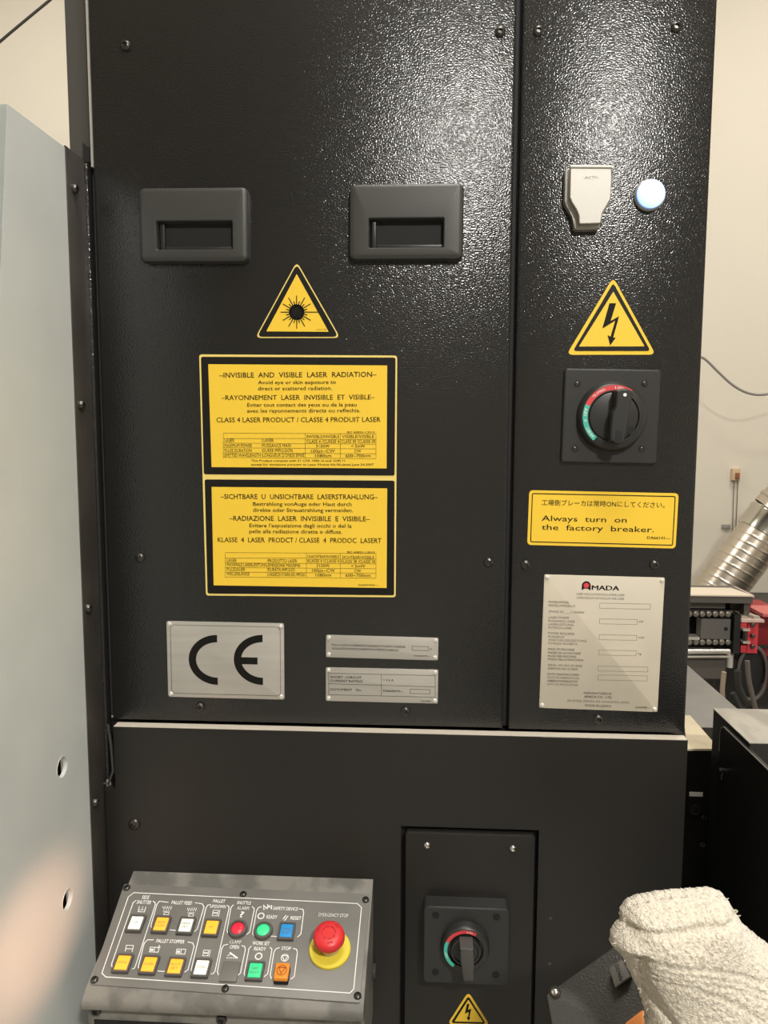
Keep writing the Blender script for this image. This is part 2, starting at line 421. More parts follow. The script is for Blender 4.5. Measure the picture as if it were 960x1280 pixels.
# big laser radiation sticker
pl = CP.sub((258, 744), (494.5, 746.4))
qd = lambda pts, r: ccw(rpoly([pl.l(*p) for p in pts], r))
s = sticker(pl, [(qd([(249, 443), (496.5, 444.5), (494.6, 746.6), (257.5, 744.3)], .004), YEL2, '')], 'tall yellow laser radiation warning sticker in four languages')
pq = lambda nm, pts, m, r, z: part(nm, MB().prism(qd(pts, r), 0, z), m, s, pl.mat())
pq('black_border', [(251.3, 446), (494.4, 447), (493.2, 594.5), (255, 592.8)], STK, .003, .0007)
pq('black_border', [(256, 599.2), (493.2, 600.8), (492.6, 744), (259.6, 741.8)], STK, .003, .0007)
pq('yellow_field', [(260.5, 455.3), (484, 456.9), (483.3, 585.5), (264.7, 583.8)], YEL, .0002, .0010)
pq('yellow_field', [(264.7, 608.6), (484, 610.4), (483.3, 734.8), (267.3, 731.5)], YEL, .0002, .0010)
mb = MB(); A = Px(pl, 240, 430, 3.556)
for st, x0, x1, yb, h, bo in (('–INVISIBLE  AND  VISIBLE  LASER  RADIATION–', 122, 820, 148, 22, .012), ('Avoid eye or skin exposure to', 294, 640, 178, 16, .012), ('direct or scattered radiation.', 294, 622, 205, 16, .012),
        ('–RAYONNEMENT  LASER  INVISIBLE  ET  VISIBLE–', 132, 812, 248, 21, .012), ('Eviter tout contact des yeux ou de la peau', 247, 732, 278, 16, .012), ('avec les rayonnements directs ou reflechis.', 246, 748, 304, 16, .012),
        ('CLASS 4 LASER PRODUCT / CLASSE 4 PRODUIT LASER', 110, 838, 347, 21, .012), ('IEC 60825-1:2014', 690, 812, 396, 8, .015),
        ('LASER', 146, 190, 435, 14, 0), ('/LASER', 310, 364, 435, 14, 0), ('MAXIMUM POWER', 146, 268, 458, 14, 0), ('/PUISSANCE MAXI', 310, 440, 458, 14, 0),
        ('PULSE DURATION', 146, 266, 480, 14, 0), ('/DUREE IMPULSION', 310, 448, 480, 14, 0), ('EMITTED WAVELENGTH', 146, 306, 501, 14, 0), ('/LONGUEUR D’ONDE EMISE', 310, 500, 501, 14, 0),
        ('INVISIBLE/INVISIBLE', 510, 655, 418, 14, 0), ('VISIBLE/VISIBLE', 668, 810, 418, 14, 0), ('CLASS 4 /CLASSE 4', 510, 655, 440, 14, 0), ('CLASS 3R /CLASSE 3R', 664, 816, 440, 14, 0),
        ('3150W', 552, 612, 460, 13, .006), ('< 5mW', 708, 770, 460, 13, .006), ('100㎲~CW', 530, 636, 482, 13, .006), ('CW', 722, 752, 482, 13, .006), ('1080nm', 548, 620, 503, 13, .006), ('600~700nm', 682, 794, 503, 13, .006),
        ('This Product complies with 21 CFR 1040.10 and 1040.11', 264, 680, 523, 9, .02), ('except for deviations pursuant to Laser Notice No.50,dated June 24,2007', 264, 808, 540, 9, .02)):
    A.text(mb, st, x0, x1, yb, h, bo)
ln = lambda A_, x0, y0, x1, y1, w_=.0004: mb.stroke([A_(x0, y0), A_(x1, y1)], w_)
for y in (397, 443, 464, 486, 507):
    ln(A, 140, y - (1 if y == 397 else 3), 818, y + 2)
ln(A, 140, 420, 504, 420); ln(A, 504, 424, 818, 424)
for x in (140, 504, 660, 818): ln(A, x, 397, x, 507)
B = Px(pl, 240, 590, 3.556)
for st, x0, x1, yb, h, bo in (('–SICHTBARE  U  UNSICHTBARE  LASERSTRAHLUNG–', 128, 826, 120, 21, .012), ('Bestrahlung vonAuge oder Haut durch', 272, 710, 150, 16, .012), ('direkte oder Streustrahlung vermeiden.', 272, 716, 177, 16, .012),
        ('–RADIAZIONE  LASER  INVISIBILE  E  VISIBILE–', 167, 790, 217, 21, .012), ("Evitare l'esposizione dagli occhi o del la", 256, 710, 246, 16, .012), ('pelle alla radiazione diretta o diffusa.', 256, 668, 272, 16, .012),
        ('KLASSE  4  LASER  PRODCT / CLASSE  4  PRODOC  LASERT', 116, 842, 313, 21, .012), ('IEC 60825-1:2014', 690, 812, 360, 8, .015),
        ('LASER', 156, 200, 399, 14, 0), ('/PRODOTTO LASER', 334, 468, 401, 14, 0), ('MAXIMALE LASERLEISTUNG', 156, 334, 419, 14, 0), ('/EMISSIONE MASSIMA', 336, 482, 421, 14, 0),
        ('PULSDAUER', 156, 238, 439, 14, 0), ('/DURATA IMPULSO', 334, 458, 441, 14, 0), ('WELLENLANGE', 156, 256, 459, 14, 0), ('/LUNGHEZZA D’ONDA DELL’IMPULSO', 334, 504, 462, 14, 0),
        ('UNSICHTBAR/INVISIBILE', 514, 655, 382, 13, 0), ('SICHTBAR/VISIBILE', 668, 810, 385, 13, 0), ('KLASSE 4 /CLASSE 4', 514, 655, 402, 13, 0), ('KLASSE 3R /CLASSE 3R', 664, 816, 404, 13, 0),
        ('3150W', 554, 612, 422, 13, .006), ('< 5mW', 708, 770, 424, 13, .006), ('100㎲~CW', 534, 636, 443, 13, .006), ('CW', 722, 752, 445, 13, .006), ('1080nm', 550, 620, 464, 13, .006), ('600~700nm', 682, 794, 465, 13, .006),
        ('DA65204---', 740, 828, 505, 7, .02)):
    B.text(mb, st, x0, x1, yb, h, bo)
for y in (357, 403, 424, 444, 466): ln(B, 149, y, 818, y + 5)
ln(B, 149, 382, 509, 382); ln(B, 509, 387, 818, 387)
for x in (149, 509, 660, 818): ln(B, x, 360, x, 469)
part('lettering', mb, INK, s, pl.mat(n=.0013), recalc=False)

# factory breaker sticker
pl = CP.sub((659, 681), (846, 685.6))
x1, y1 = pl.l(848.3, 616.6)
s = sticker(pl, [(rrect(0, 0, x1, y1, .005), YEL, '')], 'wide yellow factory breaker sticker under the rotary switch')
mb = MB(); mb.stroke(rrect(.0045, .0045, x1 - .0045, y1 - .0045, .002), .0013, 0, True)
A = Px(pl, 630, 330, 3.459)
A.text(mb, '工場側ブレーカは常時ONにしてください。', 162, 694, 1044, 19, 0.004, yb2=1050)
A.text(mb, 'Always  turn  on', 162, 530, 1114, 23, .004); A.text(mb, 'the  factory  breaker.', 162, 648, 1152, 23, .004, yb2=1156); A.text(mb, 'DA66141---', 618, 718, 1190, 12, .02)
part('lettering', mb, INK, s, pl.mat(n=.0006), recalc=False)

# ---- metal plates
def rivet(parent, M, r=.0032, m=RVT):
    key = 'rivet%s' % r
    if key not in _proto:
        mb = MB(); mb.lathe([(r, 0), (r * .95, .0010), (r * .7, .0020), (r * .3, .0024), (r * .28, .0016), (0, .0016)], 14, cap=False)
        _proto[key] = part('rivet', mb, m, parent, M); return _proto[key]
    return clone(_proto[key], M, parent)
def plate(bl, br, tr, label, m, r=.003, rivets=4.5):
    pl = CP.sub(bl, br); x1, _ = pl.l(*br); _, y1 = pl.l(*tr)
    p = part('nameplate', MB().prism(rrect(0, 0, x1, y1, r), -.0002, .0012, .0003), m, cab, pl.mat(), label=label)
    d = rivets / 1000
    for x, y in ((d, d), (x1 - d, d), (d, y1 - d), (x1 - d, y1 - d)): rivet(p, pl.mat(x, y, .0012))
    return pl, p, x1, y1
# CE
pl, p, x1, y1 = plate((210.5, 870.6), (355.7, 874.3), (355.5, 779), 'white metal CE marking plate', ALU)
A = Px(pl, 190, 760, 2.595); mb = MB()
def arc(cx, cy, rx, ry, a0, a1, th, n=28, sq=1):
    L = []
    for i in range(n + 1):
        a = a0 + (a1 - a0) * i / n
        L.append(((cx + rx * math.cos(a), cy + ry * math.sin(a)), (cx + (rx - th) * math.cos(a), cy + (ry - th) * math.sin(a))))
    for (o0, i0), (o1, i1) in zip(L, L[1:]): mb.flat(ccw([o0, o1, i1, i0]))
sc_ = .00112 / 2.595
for cx0, tip in ((204, 213), (351, 360)):
    c = A(tip, 168); R = 86 * sc_; th = 25 * sc_
    rx = (A(tip, 168)[0] - A(120 if tip == 213 else 266, 168)[0])
    arc(c[0], c[1], rx, R, PI / 2, 1.5 * PI, th)
c = A(292, 170); c2 = A(343, 170); mb.flat([(c[0] - .0015, c[1] - 12 * sc_), (c2[0], c[1] - 12 * sc_), (c2[0], c[1] + 12 * sc_), (c[0] - .0015, c[1] + 12 * sc_)])
e = .0055; q = .010
mb.stroke([(e + q * .5, e), (x1 - e - q * .5, e), (x1 - e - .001, e + .002), (x1 - e, e + q * .5), (x1 - e, y1 - e - q * .5), (x1 - e - .002, y1 - e - .001), (x1 - e - q * .5, y1 - e), (e + q * .5, y1 - e), (e + .002, y1 - e - .002), (e, y1 - e - q * .5), (e, e + q * .5), (e + .002, e + .002)], .0005, 0, True)
part('ce_mark', mb, INK, p, pl.mat(n=.0014), recalc=False)
# two small plates
pl, p, x1, y1 = plate((407.5, 821.2), (547.5, 825.3), (547.6, 797.2), 'thin silver full load current plate', ALU, .002, 4)
A = Px(pl, 400, 785, 6); mb = MB()
A.text(mb, 'FULL-LOAD CURRENT/COURANT PLEINE CHARGE', 90, 640, 137, 15, .012, yb2=142); A.text(mb, 'VOLLASTSTROM/CORRENTE A PIENO CARICO', 90, 590, 163, 15, .012, yb2=168)
A.text(mb, 'A', 826, 838, 162, 12, .02); A.text(mb, 'DA65075---', 708, 828, 212, 9, .02)
mb.stroke([A(692, 135), A(816, 138), A(815, 168), A(691, 165)], .0005, 0, True)
part('lettering', mb, INK, p, pl.mat(n=.0014), recalc=False)
pl, p, x1, y1 = plate((407.5, 875.8), (547.2, 879.2), (547.7, 837), 'silver short circuit rating plate with document number', ALU, .002, 4)
A = Px(pl, 400, 785, 6); mb = MB()
A.text(mb, 'SHORT - CIRCUIT', 78, 312, 374, 17, .012, yb2=378); A.text(mb, 'CURRENT RATING', 78, 318, 402, 17, .012, yb2=406)
A.text(mb, '1 5 k A', 478, 552, 396, 16, .02); A.text(mb, 'DOCUMENT   No.', 78, 312, 467, 17, .012, yb2=471); A.text(mb, 'DA65075--', 476, 626, 476, 15, .02, yb2=480); A.text(mb, 'DA65080--', 756, 838, 552, 9, .02)
for a_, b_ in (((66, 336), (864, 355)), ((66, 415), (864, 440)), ((66, 498), (864, 517)), ((66, 336), (66, 498)), ((864, 355), (864, 517)), ((461, 346), (461, 507))):
    mb.stroke([A(*a_), A(*b_)], .0005)
mb.stroke([A(676, 457), A(826, 460), A(824, 492), A(674, 489)], .0005, 0, True)
part('lettering', mb, INK, p, pl.mat(n=.0014), recalc=False)
# rating plate
pl, p, x1, y1 = plate((673.8, 884.5), (821.5, 889.8), (826.5, 721.8), 'large silver rating plate with the red logo', ALU2, .002, 4)
A = Px(pl); mb = MB(); m2 = MB()
A.text(mb, 'MADA', 739.5, 773.5, 737.3, 5.6, .06, yb2=737.8)
c = A(732.6, 731.6); r0 = .0061
arch = [(c[0] + r0 * math.cos(a), c[1] + r0 * math.sin(a)) for a in [PI * i / 12 for i in range(13)]]
b0 = A(732.6, 737.2)[1]
mb.flat(ccw(arch + [(c[0] - r0, b0), (c[0] - r0 * .62, b0), (c[0] - r0 * .62, c[1] - r0 * .75), (c[0] + r0 * .62, c[1] - r0 * .75), (c[0] + r0 * .62, b0), (c[0] + r0, b0)]))
part('logo_lettering', mb, INK, p, pl.mat(n=.0014), recalc=False); mb = MB()
for t_, x0, x1_, yb in (('LASER OSCILLATOR/OSCILLATEUR LASER', 720, 780.5, 743.6), ('LASEROSZILLATOR/OSCILLATORE LASER', 720.5, 780, 748.2),
        ('MODEL/MODEL', 685.4, 711.5, 753.5), ('MODELL/MODELLO', 685.4, 718.6, 757.8), ('3PHASE AC____V 50/60Hz', 685.3, 730, 765.5),
        ('LASER POWER', 685.3, 711.5, 772.8), ('PUISSANCE LASER', 685.3, 718.5, 777.2), ('LASERLEISTUNG', 685.2, 716.5, 781.4), ('POTENZA LASER', 685.2, 714.5, 785.6),
        ('POWER REQUIRED', 685, 718, 792.6), ('PUISSANCE', 685, 705, 796.8), ('ANSCHLUSSLEISTUNG', 685, 733, 801), ('POTENZA RICHIESTA', 685, 721.5, 805.2),
        ('MASS OF MACHINE', 684.8, 717.8, 812.4), ('MASSE DE LA MACHINE', 684.8, 725.5, 816.8), ('MASSE DER MASCHINE', 684.6, 720, 821), ('MASSA DELLA MACCHINA', 684.6, 729, 825),
        ('SERIAL NO./NO DE SERIE', 684.5, 727.5, 832.4), ('SERIENNR./NO DI SERIE', 684.5, 722, 836.6), ('DATE MANUFACTURED', 684.2, 724, 843.6), ('DATE DE FABRICATION', 684.2, 723.5, 847.8),
        ('FABRIKATIONSDATUM', 684, 721.5, 852), ('DATA DI PRODUZIONE', 684, 722, 856.2), ('MANUFACTURED BY', 729.5, 765, 867.3), ('200 ISHIDA, ISEHARA-SHI, KANAGAWA, JAPAN', 708.5, 786, 877),
        ('kW', 798.5, 804, 778), ('kVA', 797.5, 805, 798), ('kg', 797.3, 801.5, 818), ('D45998---', 794, 812, 885.3)):
    A.text(m2, t_, x0, x1_, yb, 2.7, .008, yb2=yb + (x1_ - x0) * .022)
A.text(mb, 'AMADA CO., LTD.', 730, 765, 872, 2.9, .012, yb2=872.7); A.text(m2, 'MADE IN JAPAN', 731, 763.5, 883, 3.2, .01, yb2=883.6)
for q in ((749.5, 753.6, 812.7, 760), (749.3, 773.2, 796.3, 779.4), (748.7, 793, 795.6, 799.2), (748.3, 812.2, 795, 818.4), (747.5, 832.2, 809.5, 838.2), (747.3, 843.3, 809, 849.6)):
    k_ = (q[2] - q[0]) * .02
    m2.stroke([A(q[0], q[1]), A(q[2], q[1] + k_), A(q[2] - .3, q[3] + k_), A(q[0] - .2, q[3])], .00045, 0, True)
part('lettering', mb, INK, p, pl.mat(n=.0014), recalc=False)
part('fine_lettering', m2, INK2, p, pl.mat(n=.0014), recalc=False)
mb = MB(); mb.disc(c[0], c[1], r0 * .62); part('logo_dot', mb, REDT, p, pl.mat(n=.0017), recalc=False, label='red dot in the logo')

# ---- rotary switch on the right column
def arc_band(c, r0, r1, a0, a1, n=24):
    mb = MB(); L = [((c[0] + r1 * math.cos(a0 + (a1 - a0) * i / n), c[1] + r1 * math.sin(a0 + (a1 - a0) * i / n)), (c[0] + r0 * math.cos(a0 + (a1 - a0) * i / n), c[1] + r0 * math.sin(a0 + (a1 - a0) * i / n))) for i in range(n + 1)]
    for (o0, i0), (o1, i1) in zip(L, L[1:]): mb.flat(ccw([o0, o1, i1, i0]))
    return mb
pl = CP.sub((700, 577.5), (818.5, 580)); x1, _ = pl.l(818.5, 580); _, y1 = pl.l(823.5, 462.5)
rs = part('rotary_switch', MB().prism(rrect(0, 0, x1, y1, .004), 0, .007, .0022), RPL, cab, pl.mat(), label='square black rotary isolator with red and green scale', angle=18)
cx, cy = x1 * .5, y1 * .50
H = .022; top = Plane(pl.O + pl.N * H, pl.U, pl.V); c = top.l(767.6, 520.5); R0 = .0455
c = (c[0], c[1])
ringm = MB(); ringm.lathe([(R0 + .002, .006), (R0 + .0005, .012), (R0 - .001, H - .003), (R0 - .004, H), (R0 - .012, H), (R0 - .0125, H - .004), (R0 - .0125, .008)], 56, c[0], c[1], cap=False)
part('dial_ring', ringm, RPL, rs, pl.mat(), angle=50)
part('red_scale', arc_band(c, R0 - .0105, R0 - .0040, math.radians(57), math.radians(158)), REDT, rs, pl.mat(n=H + .0004), recalc=False, label='red half of the scale')
part('green_scale', arc_band(c, R0 - .0105, R0 - .0040, math.radians(158), math.radians(232)), TEAL, rs, pl.mat(n=H + .0004), recalc=False, label='green half of the scale')
def arc_text(mb, s, c, r, a_mid, h, wd, flip=False):
    """letters along an arc"""
    n = len(s); step = wd / r
    for i, ch in enumerate(s):
        if ch == ' ': continue
        a = a_mid - (i - (n - 1) / 2) * step
        M0 = Matrix.Translation((c[0] + r * math.cos(a), c[1] + r * math.sin(a), 0)) @ Matrix.Rotation(a - PI / 2, 4, 'Z')
        lettering(mb, ch, -wd * (.38 if ch != 'I' else .1), wd * (.38 if ch != 'I' else .1), -h / 2, h, .012, 0, 0, M0)
mb = MB(); arc_text(mb, 'ION', c, R0 - .0073, math.radians(84), .0036, .0042); arc_text(mb, 'O OFF', c, R0 - .0073, math.radians(178), .0036, .0038); arc_text(mb, 'RESET', c, R0 - .0073, math.radians(215), .003, .003); arc_text(mb, 'TRIPPED', c, R0 - .0073, math.radians(125), .003, .0028)
part('scale_lettering', mb, WHT, rs, pl.mat(n=H + .0008), recalc=False)
kb = MB(); kb.lathe([(R0 - .0128, .008), (R0 - .0128, H - .004), (R0 - .0135, H - .001), (R0 - .015, H - .0005), (0, H - .0005)], 48, c[0], c[1], cap=False)
part('knob_disc', kb, RPL, rs, pl.mat(), angle=40)
HB = .044
topb = Plane(pl.O + pl.N * HB, pl.U, pl.V); tp = lambda x, y: topb.l(690 + x / 6.857, 450 + y / 6.857)
outl = ccw([tp(*q) for q in ((555, 262), (600, 245), (650, 245), (690, 265), (695, 300), (660, 480), (640, 600), (620, 700), (590, 722), (545, 712), (515, 690), (500, 700), (503, 600), (520, 450), (548, 400))])
knb = part('knob', MB().prism(outl, H - .001, HB, .0022), RPL, rs, pl.mat(), angle=20)
part('pointer_dot', MB().lathe([(.0022, 0), (.0022, .0006), (0, .0008)], 16, cap=False), WHT, rs, Matrix.Translation(pl.N * HB) @ Matrix.Translation(pl.U * tp(625, 298)[0] + pl.V * tp(625, 298)[1]) @ pl.mat(), label='white pointer dot')
u0, v0 = tp(571, 650); part('padlock_slot', MB().box(-.0040, -.006, 0, .0040, .006, .0006), DRK, rs, pl.mat(u0, v0, HB))
u0, v0 = top.l(690 + 683 / 6.857, 450 + 610 / 6.857)
kh = MB(); kh.lathe([(.0058, 0), (.0058, .0008), (.0046, .0008), (.0046, .0002), (0, .0002)], 20, cap=False); kh.box(-.0008, -.004, 0, .0008, .004, .0012)
part('key_lock', kh, DRK, rs, pl.mat(u0, v0, H - .0005, -.5))
p2 = Plane(pl.O + pl.N * .007, pl.U, pl.V)
for q in ((217, 205), (793, 202), (197, 762), (769, 762)):
    u, v = p2.l(690 + q[0] / 6.857, 450 + q[1] / 6.857)
    rr = MB(); rr.lathe([(.0048, .0), (.0048, .0004), (.0038, .0004)], 20, cap=False)
    part('screw_well', rr, DRK, rs, pl.mat(u, v, .007))
    screw(rs, pl.mat(u, v, .0069), 'small', .0034, .0015, SCR)

# ---- service socket with hinged metal lid
pl = CP.sub((711, 285), (764, 285)); H = .019
S = lambda n: (lambda P_: (lambda x, y: P_.l(690 + x / 5.647, 190 + y / 5.647)))(Plane(pl.O + pl.N * n, pl.U, pl.V))
t = S(H); pts = [(128, 100), (422, 100), (424, 200), (416, 330), (385, 385), (358, 430), (345, 505), (190, 510), (188, 450), (170, 405), (138, 355), (124, 320)]
lid = ccw(rpoly([t(*q) for q in pts], .003, 3))
base = [(x - .002, y - .002) for x, y in inset(lid, -.003)]
ss = part('service_socket', MB().prism(base, 0, .010, .002), NIC, cab, pl.mat(), label='nickel service socket with a closed hinged lid', angle=24)
part('socket_lid', MB().prism(lid, .0125, H, .0014), NIC, ss, pl.mat(), angle=20)
part('socket_gasket', MB().prism(inset(lid, .0015), .009, .013), DRK, ss, pl.mat())
a_ = t(130, 104); b_ = t(420, 106)
hg = MB(); hg.tube([(a_[0], a_[1], H - .002), (b_[0], b_[1], H - .002)], .0032, 12)
part('hinge_pin', hg, NIC, ss, pl.mat())
mb = MB(); a_ = t(222, 190); b_ = t(330, 190); lettering(mb, '-ACTV-', a_[0], b_[0], a_[1], .0034, .01); part('lettering', mb, SCR, ss, pl.mat(n=H + .0003), recalc=False)
# ---- pilot lamp
pl = CP; u, v = Plane((0, -.012, 0), (1, 0, 0), (0, 0, 1)).l(814.8, 241)
pb = MB(); pb.lathe([(.0205, 0), (.0205, .003), (.0185, .005), (.0180, .004)], 36, cap=False)
pil = part('pilot_lamp', pb, NIC, cab, CP.mat(u, v, 0), label='round glowing blue white pilot lamp')
lb = MB(); lb.lathe([(.0183, .001), (.0183, .009), (.0165, .0125), (.0125, .015), (.006, .0165), (0, .017)], 36, cap=False)
rb_ = MB(); rb_.lathe([(.0184, .001), (.0184, .0085), (.0180, .0095)], 36, cap=False)
part('lens_rim', rb_, mat('lens_rim_blue', (.3, .45, .8), .3, emit=(.20, .38, .9), estr=.6), pil, CP.mat(u, v, 0), angle=70)
part('lamp_lens', lb, LMP, pil, CP.mat(u, v, 0), angle=70)

# ------------------------------------------------------------------ base cabinet under it
bs = thing('base_cabinet', 'low black base cabinet under the tall cabinet, with a switch panel', 'cabinet', (0, .4, 0))
YL = -.016; LP = Yp(YL)
part('carcass', MB().box(-.4675, .011, .02, RX1 - .004, .85, 1.127), BLK2, bs)
zl = 1.1285; lx0 = LP.l(141, 905)[0]; lx1 = LP.l(860.3, 926)[0]; lx2 = LP.l(131, 990)[0]; zn = LP.l(133, 986)[1]
P4 = [LP.l(501.5, 1033), LP.l(673.5, 1041)]
hx0, hx1, hz1 = P4[0][0], P4[1][0], P4[0][1]; hz0 = .62
mb = MB()
for q in ([(lx2, .3), (hx0, .3), (hx0, hz1), (hx0, zl), (lx0, zl), (lx0, zn), (lx2, zn)], [(hx0, hz1), (hx1, hz1), (hx1, zl), (hx0, zl)], [(hx1, .3), (lx1, .3), (lx1, zl), (hx1, zl), (hx1, hz1)], [(hx0, .3), (hx1, .3), (hx1, hz0), (hx0, hz0)]):
    V0 = [mb.bm.verts.new((x, y, 0)) for x, y in q]; mb.bm.faces.new(V0)
bmesh.ops.remove_doubles(mb.bm, verts=mb.bm.verts, dist=1e-6)
ex = bmesh.ops.extrude_face_region(mb.bm, geom=mb.bm.faces[:])
for v_ in [g for g in ex['geom'] if isinstance(g, bmesh.types.BMVert)]: v_.co.z += .014
part('front_panel', mb, BLK2, bs, FM(YL + .014), bevel=.0015, label='smooth black lower front panel')
part('lit_lip', MB().box(lx0 + .001, -.0155, zl - .0002, lx1 - .001, .0, zl + .0008), mat('lit_beige_edge', (.62, .56, .47), .5, bump=(500, .5, .001, 2)), bs, label='pale top lip of the lower panel, lit look painted in')  # beige strip paints the light caught by the panel's top edge
screw(bs, LP.at(168, 1030), 'big', .0088, .0045, SCR)
for p in ((688, 1148), (687, 1205)):   # small blank plugs right of the switch panel
    part('plug', MB().lathe([(.0026, 0), (.0022, .0008), (0, .0008)], 12, cap=False), PLA, bs, LP.at(*p))
# inset switch panel
Q = Yp(-.0215); a_ = Q.l(507, 1040.3); b_ = Q.l(668.3, 1047)
o_ = [(a_[0], .63), (b_[0] + .001, .63), (b_[0] + .001, a_[1] - .003), (b_[0] - .003, a_[1]), (a_[0] + .003, a_[1]), (a_[0], a_[1] - .003)]
part('switch_panel', MB().prism(o_, 0, .0165, .0012), BLK2, bs, FM(-.005), label='inset black panel that carries the lower switch')
part('panel_groove', MB().box(hx0, .62, 0, hx1, hz1, .0015), DRK, bs, FM(-.001))
for p in ((534, 1056.5), (641, 1060.5)): screw(bs, Yp(-.0215).at(*p), 'bright', .0050, .0035, CHR, label='bright metal screw')
# lower rotary switch
pl = Yp(-.0215).sub((529, 1228), (634, 1232.5)); Hs = .026
T = Plane(pl.O + pl.N * Hs, pl.U, pl.V); t = lambda x, y: T.l(480 + x / 4.364, 1020 + y / 4.364)
bl_, br_, tr_ = t(212, 908), t(676, 922), t(688, 512)
rs = part('rotary_switch', MB().prism(rrect(bl_[0], bl_[1], tr_[0], tr_[1], .007), 0, Hs, .002), RPL, bs, pl.mat(), label='thick square black switch with short knob on the lower panel', angle=18)
T2 = Plane(pl.O + pl.N * (Hs + .014), pl.U, pl.V); c = T2.l(480 + 445 / 4.364, 1020 + 735 / 4.364); R0 = .0335
rg = MB(); rg.lathe([(R0 + .001, Hs), (R0, Hs + .010), (R0 - .0015, Hs + .013), (R0 - .004, Hs + .014), (R0 - .0085, Hs + .014), (R0 - .009, Hs + .008), (0, Hs + .008)], 44, c[0], c[1], cap=False)
part('dial_ring', rg, RPL, rs, pl.mat(), angle=50)
part('red_scale', arc_band(c, R0 - .0080, R0 - .0032, math.radians(60), math.radians(155)), REDT, rs, pl.mat(n=Hs + .0145), recalc=False, label='red half of the scale')
part('green_scale', arc_band(c, R0 - .0080, R0 - .0032, math.radians(155), math.radians(235)), TEAL, rs, pl.mat(n=Hs + .0145), recalc=False, label='green half of the scale')
mb = MB(); arc_text(mb, 'ION', c, R0 - .0057, math.radians(80), .0024, .003); part('scale_lettering', mb, WHT, rs, pl.mat(n=Hs + .0149), recalc=False); mb = MB(); arc_text(mb, 'OFF', c, R0 - .0057, math.radians(195), .0024, .003)
part('scale_lettering', mb, WHT, rs, pl.mat(n=Hs + .0149), recalc=False)
kd = MB(); kd.lathe([(.021, Hs + .008), (.0205, Hs + .017), (.018, Hs + .018), (.0165, Hs + .016), (0, Hs + .016)], 36, c[0], c[1], cap=False)
part('knob_disc', kd, RPL, rs, pl.mat(), angle=45)
K = MB(); K.prism(ccw([(c[0] - .009, c[1] + .021), (c[0] + .009, c[1] + .021), (c[0] + .0105, c[1] + .005), (c[0] + .0105, c[1] - .026), (c[0] - .004, c[1] - .027), (c[0] - .0085, c[1] + .003)]), Hs + .014, Hs + .040, .003)
part('knob', K, mat('grey_black_knob', (.07, .068, .062), .3), rs, pl.mat(), angle=40)
for q in ((282, 540), (613, 550), (280, 850), (610, 865)):
    u, v = t(*q); mb = MB(); mb.lathe([(.0052, 0), (.0050, .0008), (.0040, .0008), (.0040, .0003), (0, .0003)], 20, cap=False)
    part('screw_well', mb, DRK, rs, pl.mat(u, v, Hs))
pl = Yp(-.0215).sub((562, 1279), (608, 1280.5))
g_ = lambda x, y: (480 + x / 4.364, 1020 + y / 4.364)
bolt_sticker(pl, [g_(460, 958), g_(345, 1136), g_(578, 1142)], [g_(460, 980), g_(364, 1128), g_(556, 1133)], [g_(460, 1000), g_(385, 1118), g_(540, 1122)],
             [g_(*q) for q in ((452, 1022), (466, 1022), (458, 1054), (476, 1048), (466, 1094), (472, 1096), (460, 1114), (450, 1092), (458, 1094), (463, 1064), (441, 1076))], 'small yellow triangle sticker with a lightning bolt', bs)

# ------------------------------------------------------------------ side guard (perpendicular sheet at the left)
WP = Plane((-.47, 0, 0), (0, 1, 0), (0, 0, 1))
gd = thing('side_guard', 'pale grey sheet metal side guard standing left of the cabinet', 'guard', (-.47, -.2, 0))
wl = [WP.l(*q) for q in ((80, 184), (8, 130))]
out = [(-.0571, .62), (-.0571, 1.9213), (-.1924, 1.918), (-.2214, 1.7292), (-.262, 1.45), (-.30, 1.15), (-.33, .62)]
b1 = WP.l(118, 1215); b2 = WP.l(92, 1279)
cu = bpy.data.curves.new('c', 'CURVE'); cu.dimensions = '2D'; cu.fill_mode = 'BOTH'; cu.extrude = .001
def spl(pts):
    sp_ = cu.splines.new('POLY'); sp_.points.add(len(pts) - 1); sp_.use_cyclic_u = True
    for i, q in enumerate(pts): sp_.points[i].co = (q[0], q[1], 0, 1)
spl(out)
holes = [WP.l(77, 959), WP.l(83.5, 1124.5)]
for h in holes: spl([(h[0] + .0132 * math.cos(2 * PI * i / 28), h[1] + .0132 * math.sin(2 * PI * i / 28)) for i in range(28)])
ob = bpy.data.objects.new('c', cu); me = bpy.data.meshes.new_from_object(ob); bpy.data.objects.remove(ob)
mb = MB(); mb.bm.from_mesh(me); part('guard_sheet', mb, GRY, gd, WP.mat(), recalc=False)
for h in holes:
    r_m = MB(); r_m.lathe([(.0132, -.004), (.0148, -.0002), (.0146, .0014), (.0130, .0010), (.0128, -.004)], 28, cap=False)
    part('hole_rim', r_m, GRY, gd, WP.mat(h[0], h[1]))
mb = MB()
ed = out[2:]
for (a, b) in zip(ed, ed[1:]):
    mb.poly3([(-.4695, a[0], a[1]), (-.4695, b[0], b[1]), (-.50, b[0] , b[1]), (-.50, a[0], a[1])])
mb.poly3([(-.4695, out[2][0], out[2][1]), (-.50, out[2][0], out[2][1]), (-.50, out[1][0], out[1][1]), (-.4695, out[1][0], out[1][1])])
bmesh.ops.solidify(mb.bm, geom=mb.bm.faces[:], thickness=.0015)
part('folded_edge', mb, GRY, gd)
mb = MB(); mb.box(-.0575, .62, .0, -.0035, 1.9235, .0025, .0006)
part('mounting_strip', mb, SLT, gd, WP.mat(), label='dark steel strip along the cabinet side')
part('back_sheet', MB().box(-.540, -.25, .62, -.536, -.004, 1.86), DRK, gd)
for p in ((92, 236), (100, 506), (109, 760), (118, 1003)):
    screw(gd, Plane((-.4675, 0, 0), (0, 1, 0), (0, 0, 1)).at(*p), 'guard', .0068, .0062, SCR)

